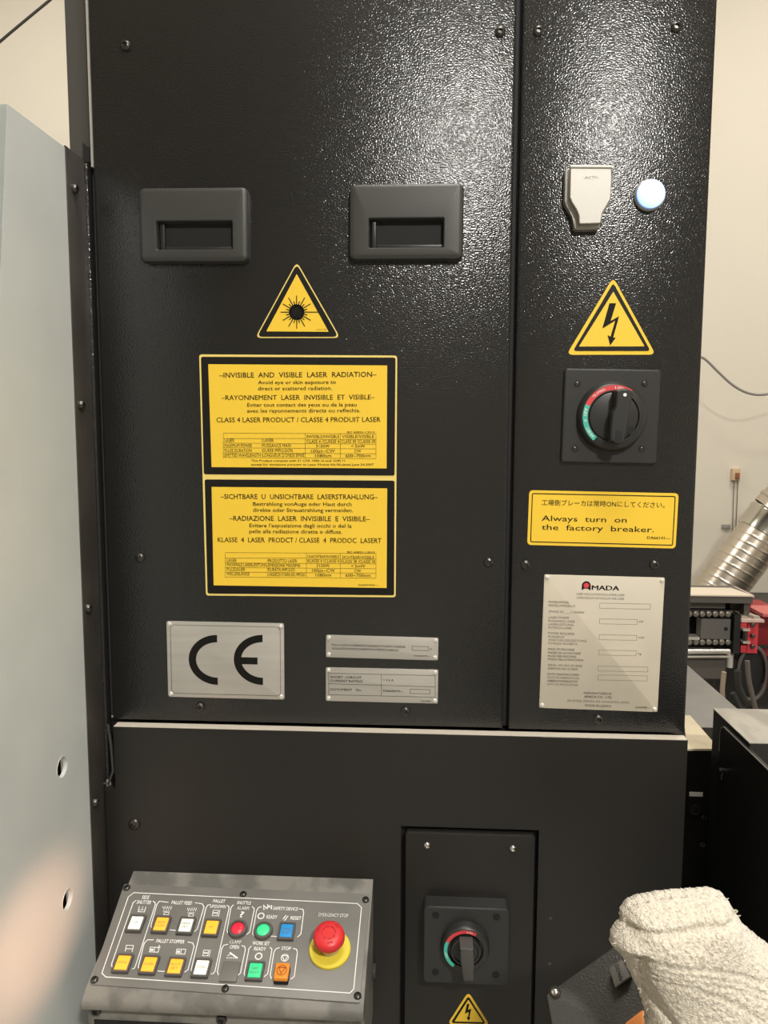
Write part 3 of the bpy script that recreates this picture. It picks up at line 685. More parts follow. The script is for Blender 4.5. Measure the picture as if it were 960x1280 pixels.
# ------------------------------------------------------------------ sloped operator console
cs = thing('control_console', 'sloped grey operator console with rows of lit push buttons', 'control panel', (-.25, -.1, .70))
ZA, YA, ZB, YBk = .908, -.0165, .8495, -.180
XA, XB = -.4255, -.0700
prof = [(YA, ZA), (YBk, ZB), (YBk - .010, ZB - .006), (YBk - .0135, ZB - .014), (YBk - .011, ZB - .020), (YBk + .004, ZB - .022), (YBk + .004, .70), (YA, .70)]
mb = MB(); M_ = Matrix(((0, 0, 1, 0), (1, 0, 0, 0), (0, 1, 0, 0), (0, 0, 0, 1)))   # local (x,y,z)->(Y,Z,X)
mb.prism(prof, XA, XB)
part('console_body', mb, CGR, cs, M_, label='dusty grey folded console housing', angle=50, bevel=.0012)
KP = Plane((XA, YA, ZA), (1, 0, 0), (0, YA - YBk, ZA - ZB))
a1, a2, a3, a4 = [KP.l(*q) for q in ((155.5, 1105.8), (463.5, 1118.8), (450, 1254.5), (112.5, 1231.5))]
fp = part('faceplate', MB().prism(ccw(rpoly([a4, a3, a2, a1], .003)), 0, .0018, .0004), CFP, cs, KP.mat(), label='flat grey legend plate with white lettering')
FP = Plane(KP.O + KP.N * .0018, KP.U, KP.V)
for q in ((158.5, 1110), (118, 1225), (304, 1118), (281.5, 1236), (457, 1125), (447, 1245)): screw(fp, FP.at(*q), 'console', .0050, .0030, SCR)
Fr = Yp(YBk + .004)
for q in ((120, 1263), (277, 1274)): screw(cs, Fr.at(*q))
u_, v_ = Fr.l(118, 1274); part('cable_slot', MB().box(u_, v_ - .05, 0, u_ + .25, v_, .001), DRK, cs, FM(YBk + .004))
part('side_clip', MB().box(0, 0, 0, .006, .010, .018, .001), PLA, cs, Yp(-.016).at(465, 1212))
c2 = Px(FP, 110, 1080, 5.053); c3 = Px(FP, 280, 1080, 4.8); lw = .0011
mb = MB()
def path(P, pts, closed=False): mb.stroke([P(*q) for q in pts], lw, 0, closed)
op = [c2(290, 182), c3(800, 238), c3(825, 262), c3(778, 752), c3(755, 775), c2(112, 714), c2(88, 690), c2(255, 208)]
mb.stroke(rpoly(op, [0] * 8), lw, 0, True)
for P, ptss in ((c2, [[(305, 230), (285, 245), (150, 630), (150, 645), (160, 660)], [(410, 235), (423, 243), (425, 258), (300, 645), (292, 660), (278, 665)], [(508, 243), (452, 236), (436, 255), (397, 390), (403, 408)], [(676, 245), (722, 253), (733, 272), (690, 412), (672, 428)],
                      [(518, 417), (560, 421)], [(415, 480), (375, 480), (355, 502), (318, 648), (322, 665)], [(630, 493), (662, 500), (670, 522), (632, 668), (610, 685)], [(440, 677), (490, 680)],
                      [(775, 257), (757, 260), (745, 280), (652, 668), (657, 690)], [(878, 262), (890, 270), (890, 285), (802, 678), (792, 692), (776, 696)], [(885, 508), (858, 513), (845, 535), (817, 683), (824, 702)]]),
                (c3, [[(57, 245), (42, 262), (18, 398), (22, 415)], [(168, 255), (182, 270), (155, 408), (135, 425)], [(105, 490), (124, 496), (128, 515), (99, 655), (80, 672)],
                      [(225, 257), (207, 262), (195, 282), (172, 418), (180, 433)], [(450, 270), (474, 273), (478, 292), (461, 422), (440, 440)], [(280, 433), (328, 437)],
                      [(165, 492), (150, 508), (121, 658), (128, 680)], [(275, 500), (288, 512), (262, 660), (240, 678)], [(335, 503), (314, 508), (300, 528), (277, 668), (285, 690)], [(415, 507), (436, 513), (440, 535), (422, 675), (400, 693)]])):
    for pp in ptss: path(P, pp)
bo = .02
for P, st, x0, x1_, yb, h in ((c2, 'SIDE', 338, 383, 222, 22), (c2, 'SHUTTER', 305, 397, 253, 22), (c2, 'PALLET FEED', 524, 655, 256, 21), (c2, 'PALLET STOPPER', 428, 608, 500, 22), (c2, 'PALLET', 788, 865, 245, 20), (c2, 'UP/DOWN', 768, 868, 279, 20),
        (c3, 'SHUTTLE', 76, 160, 243, 19), (c3, 'ALARM', 76, 148, 275, 20), (c3, '?', 92, 116, 320, 34), (c3, 'SAFETY DEVICE', 293, 443, 278, 19), (c3, 'READY', 253, 318, 329, 21), (c3, 'RESET', 398, 462, 335, 20),
        (c3, 'EMERGENCY STOP', 566, 745, 318, 21), (c3, 'CLAMP', 32, 103, 478, 20), (c3, 'OPEN', 32, 88, 510, 22), (c3, 'WORK SET', 168, 272, 487, 21), (c3, 'READY', 178, 250, 520, 21), (c3, 'STOP', 344, 400, 517, 20)):
    P.text(mb, st, x0, x1_, yb, h, bo)
def circ(P, x, y, r, wd=.0015, a0=0, a1=2 * PI):
    c = P(x, y); n = 20; mb.stroke([(c[0] + r * math.cos(a0 + (a1 - a0) * i / n), c[1] + r * math.sin(a0 + (a1 - a0) * i / n)) for i in range(n + 1)], wd)
circ(c3, 222, 312, .0042); circ(c3, 208, 554, .0042); circ(c3, 365, 563, .0048, .0009)
mb.stroke([c3(348, 550), c3(384, 552), c3(363, 584)], .0011, 0, True)
mb.stroke([c3(353, 332), c3(373, 308)], .0013); mb.stroke([c3(363, 340), c3(385, 312)], .0013)
mb.stroke([c3(238, 245), c3(240, 278)], .0012); mb.stroke([c3(240, 252), c3(262, 268), c3(262, 245), c3(285, 270), c3(286, 248)], .0014); mb.stroke([c3(248, 270), c3(280, 250)], .0014)
zig = lambda P, x0, y0, x1_, n, h: mb.stroke([P(x0 + (x1_ - x0) * i / n, y0 + (h if i % 2 else 0)) for i in range(n + 1)], .0008)
for ox, oy in ((472, 268), (628, 278)):
    zig(c2, ox, oy, ox + 58, 8, 20); mb.stroke([c2(ox, oy + 32), c2(ox + 45, oy + 30)], .0008); mb.stroke([c2(ox + 6, oy + 52), c2(ox + 12, oy + 37), c2(ox + 40, oy + 39), c2(ox + 35, oy + 54)], .0008, 0, True)
mb.stroke([c2(325, 267), c2(317, 302), c2(357, 304), c2(366, 270)], .0009); mb.stroke([c2(325, 290), c2(357, 291)], .0008); mb.stroke([c2(346, 268), c2(342, 288)], .0008)
mb.stroke([c2(235, 553), c2(243, 514), c2(288, 516), c2(278, 557)], .0009); mb.stroke([c2(240, 536), c2(283, 537)], .0009)
for ox, oy in ((388, 526), (556, 538)):
    mb.stroke([c2(ox + 6, oy), c2(ox + 62, oy + 2), c2(ox + 55, oy + 32), c2(ox, oy + 30)], .0009, 0, True); mb.stroke([c2(ox + 34, oy), c2(ox + 30, oy + 30)], .0008)
    mb.flat(ccw([c2(ox + 8, oy + 10), c2(ox + 26, oy + 10), c2(ox + 24, oy + 24), c2(ox + 6, oy + 24)]))
mb.stroke([c2(440, 535), c2(450, 513), c2(456, 530)], .0008)
for ox, oy in ((788, 292), (728, 545)):
    for k_ in (0, 20): mb.stroke([c2(ox + 4 - k_ * .2, oy + k_), c2(ox + 36 - k_ * .2, oy + 1 + k_), c2(ox + 32 - k_ * .2, oy + 16 + k_), c2(ox - k_ * .2, oy + 15 + k_)], .0008, 0, True)
    mb.stroke([c2(ox + 46, oy - 2), c2(ox + 36, oy + 42)], .0008)
for k_ in range(5): mb.stroke([c2(878 + k_ * 13, 590), c2(880 + k_ * 13, 598)], .0012)
mb.stroke([c2(895, 560), c2(945, 596)], .0020); mb.stroke([c2(880, 580), c2(905, 570)], .0010)
part('legend', mb, WHT, fp, FP.mat(n=.0003), recalc=False, label='white legend lettering and group brackets')
# push buttons
def push_button(crop, cx, cy, m, legend, label, kind='sq', raised=.004):
    u, v = crop(cx, cy)
    M = FP.mat(u, v)
    if kind == 'sq':
        b = MB(); b.ring(rrect(-.0112, -.0125, .0112, .0125, .0012), rrect(-.0088, -.0100, .0088, .0100, .0008), -.0005, .0048)
        r = part('push_button', b, BEZ, cs, M, label=label, bevel=0)
        k = MB(); k.prism(rrect(-.0083, -.0094, .0083, .0094, .001), .0, .0035 + raised * .35, .0009)
        part('button_cap', k, m, r, M)
        zt = .0035 + raised * .35 + .0003
    elif kind == 'round':
        b = MB(); b.lathe([(.0132, -.0005), (.0132, .0030), (.0122, .0048), (.0094, .0050), (.0092, .001)], 32, cap=False)
        r = part('indicator_lamp', b, BEZ, cs, M, label=label)
        k = MB(); k.lathe([(.0090, 0), (.0090, .0035), (.0080, .0046), (.0045, .0052), (0, .0054)], 28, cap=False)
        part('lamp_lens', k, m, r, M, angle=60); return
    elif kind == 'blank':
        b = MB(); b.prism(rrect(-.0112, -.0135, .0112, .0125, .0012), -.0005, .0035, .0006)
        part('blanking_cover', b, CFP, cs, M, label=label); return
    else:   # proud stop button
        b = MB(); b.prism(rrect(-.0092, -.0105, .0092, .0105, .0015), -.0005, .007, .001)
        r = part('push_button', b, DRK, cs, M, label=label)
        k = MB(); k.prism(rrect(-.0090, -.0104, .0090, .0104, .0018), .007, .0125, .0015)
        part('button_cap', k, m, r, M); zt = .0128
        mm = MB(); mm.stroke([(.0062 * math.cos(2 * PI * i / 20), .0062 * math.sin(2 * PI * i / 20)) for i in range(20)], .0009, 0, True)
        mm.stroke([(-.0042, .0035), (.0042, .0035), (0, -.0045)], .0010, 0, True)
        part('button_legend', mm, mat('brown_ink', (.25, .03, .01), .5), r, M @ Matrix.Translation((0, 0, zt)), recalc=False); return
    if legend:
        mm = MB(); n = len(legend)
        for i, st in enumerate(legend):
            hw = min(.0062, .0014 * len(st)); y = (.0006 if n == 2 else -.0014) - (i * .0050 if n == 2 else 0)
            lettering(mm, st, -hw, hw, y, .0026, .0)
        part('button_legend', mm, INK2, r, M @ Matrix.Translation((0, 0, zt)), recalc=False)
bt = [(c2, 304, 384, B_WHT, ['UP'], 'white UP button, top left', 'sq'), (c2, 221, 636, B_ORG, ['DOWN'], 'lit orange DOWN button, bottom left', 'sq'),
      (c2, 464, 391, B_ORG, ['FEED', 'LASER'], 'lit orange left pallet feed button', 'sq'), (c2, 621, 399, B_WHT, ['FEED', 'SET'], 'white right pallet feed button', 'sq'),
      (c2, 388, 646, B_ORG, ['LASER'], 'lit orange LASER stopper button', 'sq'), (c2, 554, 658, B_ORG, ['MULTI', 'SET'], 'lit orange right stopper button', 'sq'),
      (c2, 781, 412, B_ORG, ['UP'], 'lit orange pallet UP button', 'sq'), (c2, 718, 666, B_WHT, ['DOWN'], 'white pallet DOWN button', 'sq'),
      (c3, 376, 412, B_BLU, ['DEVICE', 'RESET'], 'blue reset button', 'sq'), (c3, 188, 650, B_GRN, ['SET', 'READY'], 'lit green SET READY button', 'sq'),
      (c3, 84, 396, B_RED, None, 'red shuttle alarm lamp', 'round'), (c3, 236, 406, B_GRN, None, 'green ready lamp', 'round'),
      (c3, 37, 650, None, None, 'grey blank cover under CLAMP OPEN', 'blank')]
for a in bt: push_button(*a)
T = Plane(FP.O + FP.N * .0125, FP.U, FP.V); push_button(Px(T, 280, 1080, 4.8), 346, 638, B_OR2, None, 'proud orange stop button', 'stop')
# emergency stop
u, v = c3(636, 516); M = FP.mat(u, v)
b = MB(); b.lathe([(.0275, 0), (.0275, .0035), (.0262, .0050), (.015, .0055), (.013, .0055)], 48, cap=False)
es = part('emergency_stop', b, EYL, cs, M, label='red mushroom emergency stop on a yellow collar')
b = MB(); b.lathe([(.0125, .004), (.0125, .020), (.0145, .022)], 32, cap=False); part('stop_stem', b, mat('pale_yellow_stem', (.7, .6, .3), .5), es, M)
b = MB(); b.lathe([(.014, .0200), (.0190, .0205), (.0205, .023), (.0208, .027), (.0198, .031), (.0172, .0338), (.012, .0348), (.0085, .0350), (.0083, .0343), (.0, .0343)], 48, cap=False)
part('mushroom_head', b, RED, es, M, angle=40)
b = MB()
for i in range(8):
    a = i * PI / 4; b.stroke([(.0088 * math.cos(a + j * .12), .0088 * math.sin(a + j * .12)) for j in range(5)], .0009)
for i in range(3):
    a = i * 2 * PI / 3 + .5
    b.stroke([(.0138 * math.cos(a + j * .12), .0138 * math.sin(a + j * .12)) for j in range(5)], .0007)
    b.stroke([(.0130 * math.cos(a + .5), .0130 * math.sin(a + .5)), (.0139 * math.cos(a + .49), .0139 * math.sin(a + .49)), (.0146 * math.cos(a + .42), .0146 * math.sin(a + .42))], .0007)
part('head_markings', b, mat('dark_red_ink', (.30, .01, .015), .5), es, M @ Matrix.Translation((0, 0, .0353)), recalc=False)

# ------------------------------------------------------------------ hand pendant at lower right
P0 = Yp(-.27)
C0 = P0.hit(683, 1243)
pn_n = ROT @ Vector((math.cos(math.radians(235)) * math.sin(.82), math.sin(math.radians(235)) * math.sin(.82), -math.cos(.82)))
pq_ = lambda px, py, off=0: (lambda r: CAM + r * ((C0 + pn_n * off - CAM).dot(pn_n) / r.dot(pn_n)))(ray(px, py))
U_ = (pq_(765, 1187) - C0).normalized(); pn = Plane(C0, U_, pn_n.cross(U_))
pd = thing('pendant_box', 'black control pendant lying tilted under the cream cloth', 'control box', tuple(C0))
part('pendant_body', MB().prism(ccw(rpoly([pn.l(*q) for q in ((683, 1243), (850, 1125), (900, 1340), (702, 1345))], .004)), -.040, 0, .0015), mat('grainy_pendant_plastic', (.060, .060, .058), .38, bump=(420, .8, .0008, 1)), pd, pn.mat())
u, v = pn.l(694, 1240.5)
screw(pd, pn.mat(u, v, .001), 'pend', .0042, .004, CHR, label='bright screw in the corner')
wm = MB(); wm.lathe([(.0064, 0), (.0064, .0009), (.004, .0011)], 24, cap=False); part('washer', wm, SCR, pd, pn.mat(u, v))
RKM = mat('lit_grey_rocker', (.16, .155, .145), .4)
g5 = lambda x, y: pn.l(670 + x / 6, 1170 + y / 6)
q = [g5(548, 240), g5(640, 175), g5(705, 302), g5(592, 385)]
# rocker button: black, with light on its printed top and shade on its flank put into colour
tpl = Plane(pn.O + pn.N * .015, pn.U, pn.V); tq = [tpl.l(670 + x / 6, 1170 + y / 6) for x, y in ((548, 240), (640, 175), (705, 302), (592, 385))]
rk = part('rocker_button', MB().prism(ccw(tq), .0095, .015, .0008), RKM, pd, pn.mat(), label='black rocker printed DOWN, top painted as lit')
part('rocker_flank', MB().prism(ccw(inset(ccw(tq), .0003)), 0, .0096), DRK, rk, pn.mat())
tu = (Vector(tq[3]) - Vector(tq[0])); cq = (Vector(tq[0]) + Vector(tq[1]) + Vector(tq[2]) + Vector(tq[3])) / 4
mm = MB(); lettering(mm, 'DOWN', -.0075, .0075, -.002, .004, .01); part('button_legend', mm, INK, rk, pn.mat(cq.x, cq.y, .0153, math.atan2(tu.y, tu.x)), recalc=False)
u, v = pn.l(804, 1287); part('orange_button', MB().prism(rrect(-.012, -.012, .012, .012, .002), 0, .010, .002), mat('orange_plastic', (.85, .30, .08), .4), pd, pn.mat(u, v, 0, .05), label='square orange button half under the cloth')

# ------------------------------------------------------------------ terry cloth
CL = Plane((.24, -.40, .93), (1, 0, 0), (0, .22, 1))
so_px = [(775.5, 1139), (782, 1127), (794, 1121), (819, 1116), (850, 1113), (888, 1110.5), (903, 1116), (911, 1127), (919, 1140), (929, 1155), (941, 1165), (965, 1184), (1000, 1215), (1030, 1260), (1035, 1330), (1000, 1400), (880, 1410), (818, 1380), (812, 1330), (807.5, 1290), (806.5, 1264), (800, 1242), (789, 1219), (779, 1197), (762, 1179), (764, 1165), (769, 1156), (776, 1150), (775, 1146)]
ol = [CL.l(*q) for q in so_px]
import bisect
def dist_poly(x, y):
    ins = False; dm = 9
    n = len(ol)
    for i in range(n):
        ax, ay = ol[i - 1]; bx, by = ol[i]
        if (ay > y) != (by > y) and x < (bx - ax) * (y - ay) / (by - ay) + ax: ins = not ins
        ex, ey = bx - ax, by - ay; t = max(0, min(1, ((x - ax) * ex + (y - ay) * ey) / (ex * ex + ey * ey)))
        d = math.hypot(x - ax - ex * t, y - ay - ey * t)
        if d < dm: dm = d
    return dm if ins else -dm
cpx = lambda x, y: CL.l(660 + x / 3.2, 1080 + y / 3.2)
creases = [([(365, 222), (500, 218), (640, 196), (800, 182)], .0032, .0045), ([(325, 316), (450, 322), (640, 330), (780, 365), (960, 440)], .0026, .0022), ([(430, 352), (600, 352), (760, 388), (960, 468)], .0016, .0013),
           ([(430, 372), (600, 374), (750, 408), (960, 490)], .0016, .0013), ([(430, 395), (580, 396), (700, 440), (850, 520)], .0024, .0020), ([(425, 325), (428, 400), (480, 500), (560, 600), (600, 680)], .0045, .0080)]
creases = [([cpx(*q) for q in p], w_, d_) for p, w_, d_ in creases]
def seg_d(x, y, P):
    dm = 9
    for (ax, ay), (bx, by) in zip(P, P[1:]):
        ex, ey = bx - ax, by - ay; t = max(0, min(1, ((x - ax) * ex + (y - ay) * ey) / (ex * ex + ey * ey)))
        dm = min(dm, math.hypot(x - ax - ex * t, y - ay - ey * t))
    return dm
xs = [p[0] for p in ol]; ys = [p[1] for p in ol]; st = .00105
nx = int((max(xs) - min(xs)) / st) + 3; ny = int((max(ys) - min(ys)) / st) + 3
bm = bmesh.new(); grid = {}
ex1 = cpx(500, 420)
for i in range(nx):
    for j in range(ny):
        x = min(xs) - st + i * st; y = min(ys) - st + j * st
        d = dist_poly(x, y)
        wob = noise.noise(Vector((x * 260, y * 260, 3))) * .0012
        if d + wob < 0: continue
        h = .045 * (1 - math.exp(-d / .011)) + .010 * noise.noise(Vector((x * 18, y * 18, 1)))
        for P, w_, dep in creases:
            q_ = seg_d(x, y, P)
            if q_ < w_ * 3: h -= dep * math.exp(-(q_ / w_) ** 2) * min(1, d / .004)
        f = min(1, max(0.15, d / .003))
        h += f * (.0014 * noise.noise(Vector((x * 330, y * 260, 5))) + .0012 * noise.noise(Vector((x * 640, y * 480, 9))))
        grid[i, j] = (bm.verts.new((x, y, h)), bm.verts.new((x, y, -.006 - .012 * (1 - math.exp(-d / .012)))))
for (i, j), (a, b) in grid.items():
    k4 = [(i, j), (i + 1, j), (i + 1, j + 1), (i, j + 1)]
    if all(k in grid for k in k4):
        bm.faces.new([grid[k][0] for k in k4]); bm.faces.new([grid[k][1] for k in k4][::-1])
bed = [e for e in bm.edges if len(e.link_faces) == 1]
top_v = {id(v[0]): v for v in grid.values()}
pair = {v[0]: v[1] for v in grid.values()}
for e in bed:
    a, b = e.verts
    if a in pair and b in pair:
        try: bm.faces.new((a, b, pair[b], pair[a]))
        except ValueError: pass
bmesh.ops.delete(bm, geom=[v for v in bm.verts if not v.link_faces], context='VERTS')
TER = mat('cream_terry', (.74, .68, .565), .95, spec=.1, sheen=.5, bump=(480, 1.0, .0030, 3), mott=(330, (.50, .44, .33), .48, .70, (1, .7, 1)))
mb = MB(); mb.bm.free(); mb.bm = bm
cl = part('terry_cloth', mb, TER, None, CL.mat(), label='cream terry cloth bunched over the black pendant box', cat='cloth', angle=180)
# stray loops of yarn along the rim
mb = MB()
for k in range(70):
    i_ = random.randrange(len(ol)); a, b = Vector(ol[i_ - 1]), Vector(ol[i_]); t = random.random(); p = a.lerp(b, t)
    nn = (b - a).normalized(); nn = Vector((nn.y, -nn.x)) * -1
    if dist_poly(*(p + nn * .003)) > 0: nn = -nn
    L = random.uniform(.0002, .0012); s_ = random.uniform(-.0015, .0015)
    mb.tube([(p.x - nn.x * .002, p.y - nn.y * .002, .012), (p.x + nn.x * L + s_ * nn.y, p.y + nn.y * L - s_ * nn.x, .013 + random.uniform(-.002, .002)), (p.x - nn.x * .002 + 2 * s_ * nn.y, p.y - nn.y * .002 - 2 * s_ * nn.x, .012)], .0004, 4)
lo = part('yarn_loops', mb, TER, cl, CL.mat(), kind='stuff')

# ------------------------------------------------------------------ right: black side box, machine bed and gear behind
sb = thing('side_box', 'black steel side housing with grey top at right edge', 'machine housing', (.52, 0, .5))
part('housing_block', MB().box(.501, .09, .50, .66, .235, 1.083, .002), BLK2, sb)
TOPG = mat('scuffed_grey_top', (.30, .28, .24), .5, mott=(30, (.42, .39, .33), .4, .6, (1, .4, 1)))
part('housing_top', MB().box(.500, .089, 1.083, .662, .236, 1.0845), TOPG, sb, label='scuffed light grey top of the housing')
sp_ = Plane((.494, 0, 0), (0, -1, 0), (0, 0, 1))
so_ = ccw(rpoly([(-.185, .50), (-.185, 1.077), (.55, 1.077), (.55, .50)], [0, .018, .004, 0], 6))
part('side_cover', MB().prism([(-x, y) for x, y in so_], 0, .006), BLK2, sb, Matrix(((0, 0, 1, .494), (1, 0, 0, 0), (0, 1, 0, 0), (0, 0, 0, 1))), label='black cover plate with a rounded corner')
part('cover_edge', MB().tube([(.4935, .185, 1.03), (.4935, .185, 1.061), (.4935, .181, 1.071), (.4935, .170, 1.077), (.4935, -.5, 1.077)], .0011), mat('pale_rim', (.20, .19, .17), .4), sb)  # lighter grey rim along the cover plate's edge
XP = Plane((.494, 0, 0), (0, -1, 0), (0, 0, 1))
h_ = XP.hit(908, 963)
kn = MB(); kn.tube([h_, h_ + Vector((-.012, 0, .001))], .0035, 12); kn.tube([h_ + Vector((-.006, 0, -.002)), h_ + Vector((-.008, 0, -.016))], .0009, 6)
part('latch_knob', kn, SCR, sb)
BD = Yp(.29)
bx1 = BD.l(894, 1000)[0]
bd = thing('machine_bed', 'low dark machine bed behind the cabinets right corner', 'machine bed', (.46, .9, 0))
zbt = BD.l(880, 937)[1]
part('bed_front', MB().box(.374, .29, .3, .62, .40, zbt - .002), mat('bed_black', (.010, .0098, .0095), .6, spec=.1), bd)
part('bed_top', MB().box(.374, .40, .9, .655, 1.02, zbt - .001), mat('grey_bed_steel', (.20, .195, .18), .45, mott=(6, (.25, .24, .22), .4, .6, (1, 1, 1))), bd, label='smooth grey steel top')
q = [Plane((0, 0, zbt), (1, 0, 0), (0, 1, 0)).l(*p) for p in ((858, 937), (893.5, 937), (894, 931), (862.5, 895), (855, 895))]
part('beige_board', MB().prism(ccw(q), 0, .0035), mat('beige_board_paint', (.66, .57, .40), .6, mott=(20, (.58, .50, .35), .5, .7, (1, 1, 1))), bd, Matrix.Translation((0, 0, zbt - .002)), label='beige board lying flat on the bed')
BDm = lambda x, y: BD.at(x, y)
part('paper_label', MB().box(-.012, -.0035, 0, .012, .0045, .0008), mat('white_label', (.72, .70, .64), .5), bd, BDm(870, 993), label='small white label')
part('round_port', MB().lathe([(.0095, 0), (.0095, .003), (.0075, .003), (.0075, .0005), (0, .0005)], 28, cap=False), SCR, bd, BDm(868.3, 1012))
for p in ((880, 1021.5), (878.3, 1055.5)): part('plug', MB().lathe([(.0045, 0), (.0045, .001), (.003, .0016), (.0026, .0006), (0, .0006)], 18, cap=False), SCR, bd, BDm(*p))

# --- conveyor with chains behind
YC = 1.22; CV = Yp(YC); mm_ = (YC + DIST) / F_PX / .9935
def cvp(x, y): return CV.l(860 + x / 9.6, 720 + y / 9.6)
cv = thing('chain_conveyor', 'grey chain conveyor end between cabinet and red clamp', 'conveyor', (.7, 1.4, .8))
def cbox(name, x0, y0, x1, y1, d0, d1, m, bev=.001, label=None):
    a = cvp(x0, y1); b = cvp(x1, y0); return part(name, MB().box(a[0], a[1], -d1, b[0], b[1], -d0, 0), m, cv, FM(YC), label=label, bevel=bev)
CHN = mat('oiled_chain', (.26, .24, .21), .38, metal=.8); CFR = mat('conveyor_grey', (.10, .09, .08), .5); STL = mat('bright_roller', (.72, .70, .64), .28, metal=.8)
a = cvp(-60, 235); b = cvp(775, 235)
part('top_cover', MB().prism([(a[0], YC - .005), (b[0], YC - .005), (b[0] - .02, YC + .11), (a[0], YC + .11)], a[1], a[1] + .004), mat('cream_cover', (.66, .58, .46), .5), cv, label='cream top cover')
cbox('upper_beam', -60, 236, 780, 318, 0, .15, CFR)
cbox('end_post', 680, 318, 780, 900, .02, .15, CFR)
cbox('inner_backing', -60, 318, 680, 960, .10, .12, DRK)
cbox('inner_rail', -60, 358, 495, 410, .03, .06, CFR)
cbox('chain_guide_block', 165, 530, 530, 765, .01, .05, mat('block_grey', (.12, .112, .105), .5))
u, v = cvp(470, 645); part('block_hole', MB().lathe([(.006, 0), (.006, .001), (0, .001)], 18, cap=False), DRK, cv, CV.mat(u, v, -.010))
cbox('lower_guide', -60, 735, 140, 765, .0, .04, STL)
cbox('support_column', 540, 470, 640, 930, .0, .06, DRK)
for y0, n0, x0 in ((465, 7, 30), (803, 7, 30)):
    for k in range(n0):
        a = cvp(x0 + k * 78, y0 + (0 if k % 2 else 2))
        lk = MB(); lk.lathe([(.004, -.012), (.0085, -.010), (.0095, 0), (.0085, .010), (.004, .012)], 14)
        mtr = CV.mat(a[0], a[1], -.018)
        part('chain_roller', lk, CHN, cv, mtr)
    a = cvp(0, y0 + 22); b = cvp(x0 + 560 if y0 < 500 else x0 + 480, y0 - 22)
    part('chain_link_plate', MB().box(a[0], a[1], -.04, b[0], b[1], -.027, .001), CFR, cv, FM(YC))
for y0, r in ((905, .0078), (968, .0042)):
    a = cvp(-60, y0); b = cvp(500, y0); part('steel_roller', MB().tube([(a[0], a[1], .0), (b[0], b[1], .0)], r, 14), STL, cv, FM(YC + .0))
cbox('underside_box', -60, 1000, 490, 1250, .02, .14, CFR)
a = cvp(555, 960); b = cvp(545, 1130)
part('white_sleeve', MB().tube([(a[0], a[1], 0), (b[0], b[1], 0)], .010, 14), mat('white_sleeve_plastic', (.6, .58, .52), .5), cv, FM(YC + .03))
# --- red clamp
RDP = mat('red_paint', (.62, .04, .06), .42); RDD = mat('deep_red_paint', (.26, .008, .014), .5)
rc = thing('red_clamp', 'bright red bolted clamp block at the right edge', 'clamp', (1.0, 1.3, .8))
def rbox(name, x0, y0, x1, y1, d0, d1, m, bev=.001, label=None, th=rc):
    a = cvp(x0, y1); b = cvp(x1, y0); return part(name, MB().box(a[0], a[1], -d1, b[0], b[1], -d0, 0), m, th, FM(YC), label=label, bevel=bev)
rbox('clamp_body', 705, 535, 850, 925, 0, .08, RDP); rbox('clamp_body', 632, 830, 705, 918, 0, .05, RDP); rbox('clamp_body', 632, 535, 712, 612, 0, .05, RDP)
rbox('clamp_top', 630, 518, 900, 545, -.01, .09, mat('pinkish_steel', (.62, .45, .40), .45), label='pale top plate')
for x in (600, 750):
    a = cvp(x, 495); b = cvp(x + 70, 495)
    part('lug', MB().prism([(a[0] + .01, YC), (b[0] + .01, YC), (b[0] - .02, YC + .07), (a[0] - .02, YC + .07)], a[1] - .012, a[1] + .004), mat('lug_steel', (.42, .38, .32), .5), rc)
for y in (582, 712, 838):
    u, v = cvp(765, y); part('bolt', MB().lathe([(.0065, 0), (.0065, .010), (.005, .012), (0, .012)], 12, cap=False), SCR, rc, CV.mat(u, v, 0))
u, v = cvp(664, 705)
part('small_roller', MB().tube([(u, v - .016, 0), (u, v + .016, 0)], .0055, 12), SCR, rc, FM(YC - .012))
for dy in (-78, 70): rbox('roller_bracket', 628, 705 + dy - 10, 712, 705 + dy + 14, -.02, .01, STL)
rm = thing('red_machine_part', 'dark red machine part standing behind the red clamp', 'machine part', (1.1, 1.4, .8))
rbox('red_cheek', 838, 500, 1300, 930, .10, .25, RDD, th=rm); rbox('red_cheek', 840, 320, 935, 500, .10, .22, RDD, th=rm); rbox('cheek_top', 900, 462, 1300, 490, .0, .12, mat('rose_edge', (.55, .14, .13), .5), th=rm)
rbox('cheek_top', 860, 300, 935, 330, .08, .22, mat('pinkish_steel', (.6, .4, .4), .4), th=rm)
rbox('red_column', 960, 985, 1300, 1330, .0, .10, mat('brownish_red', (.24, .035, .04), .5), th=rm)
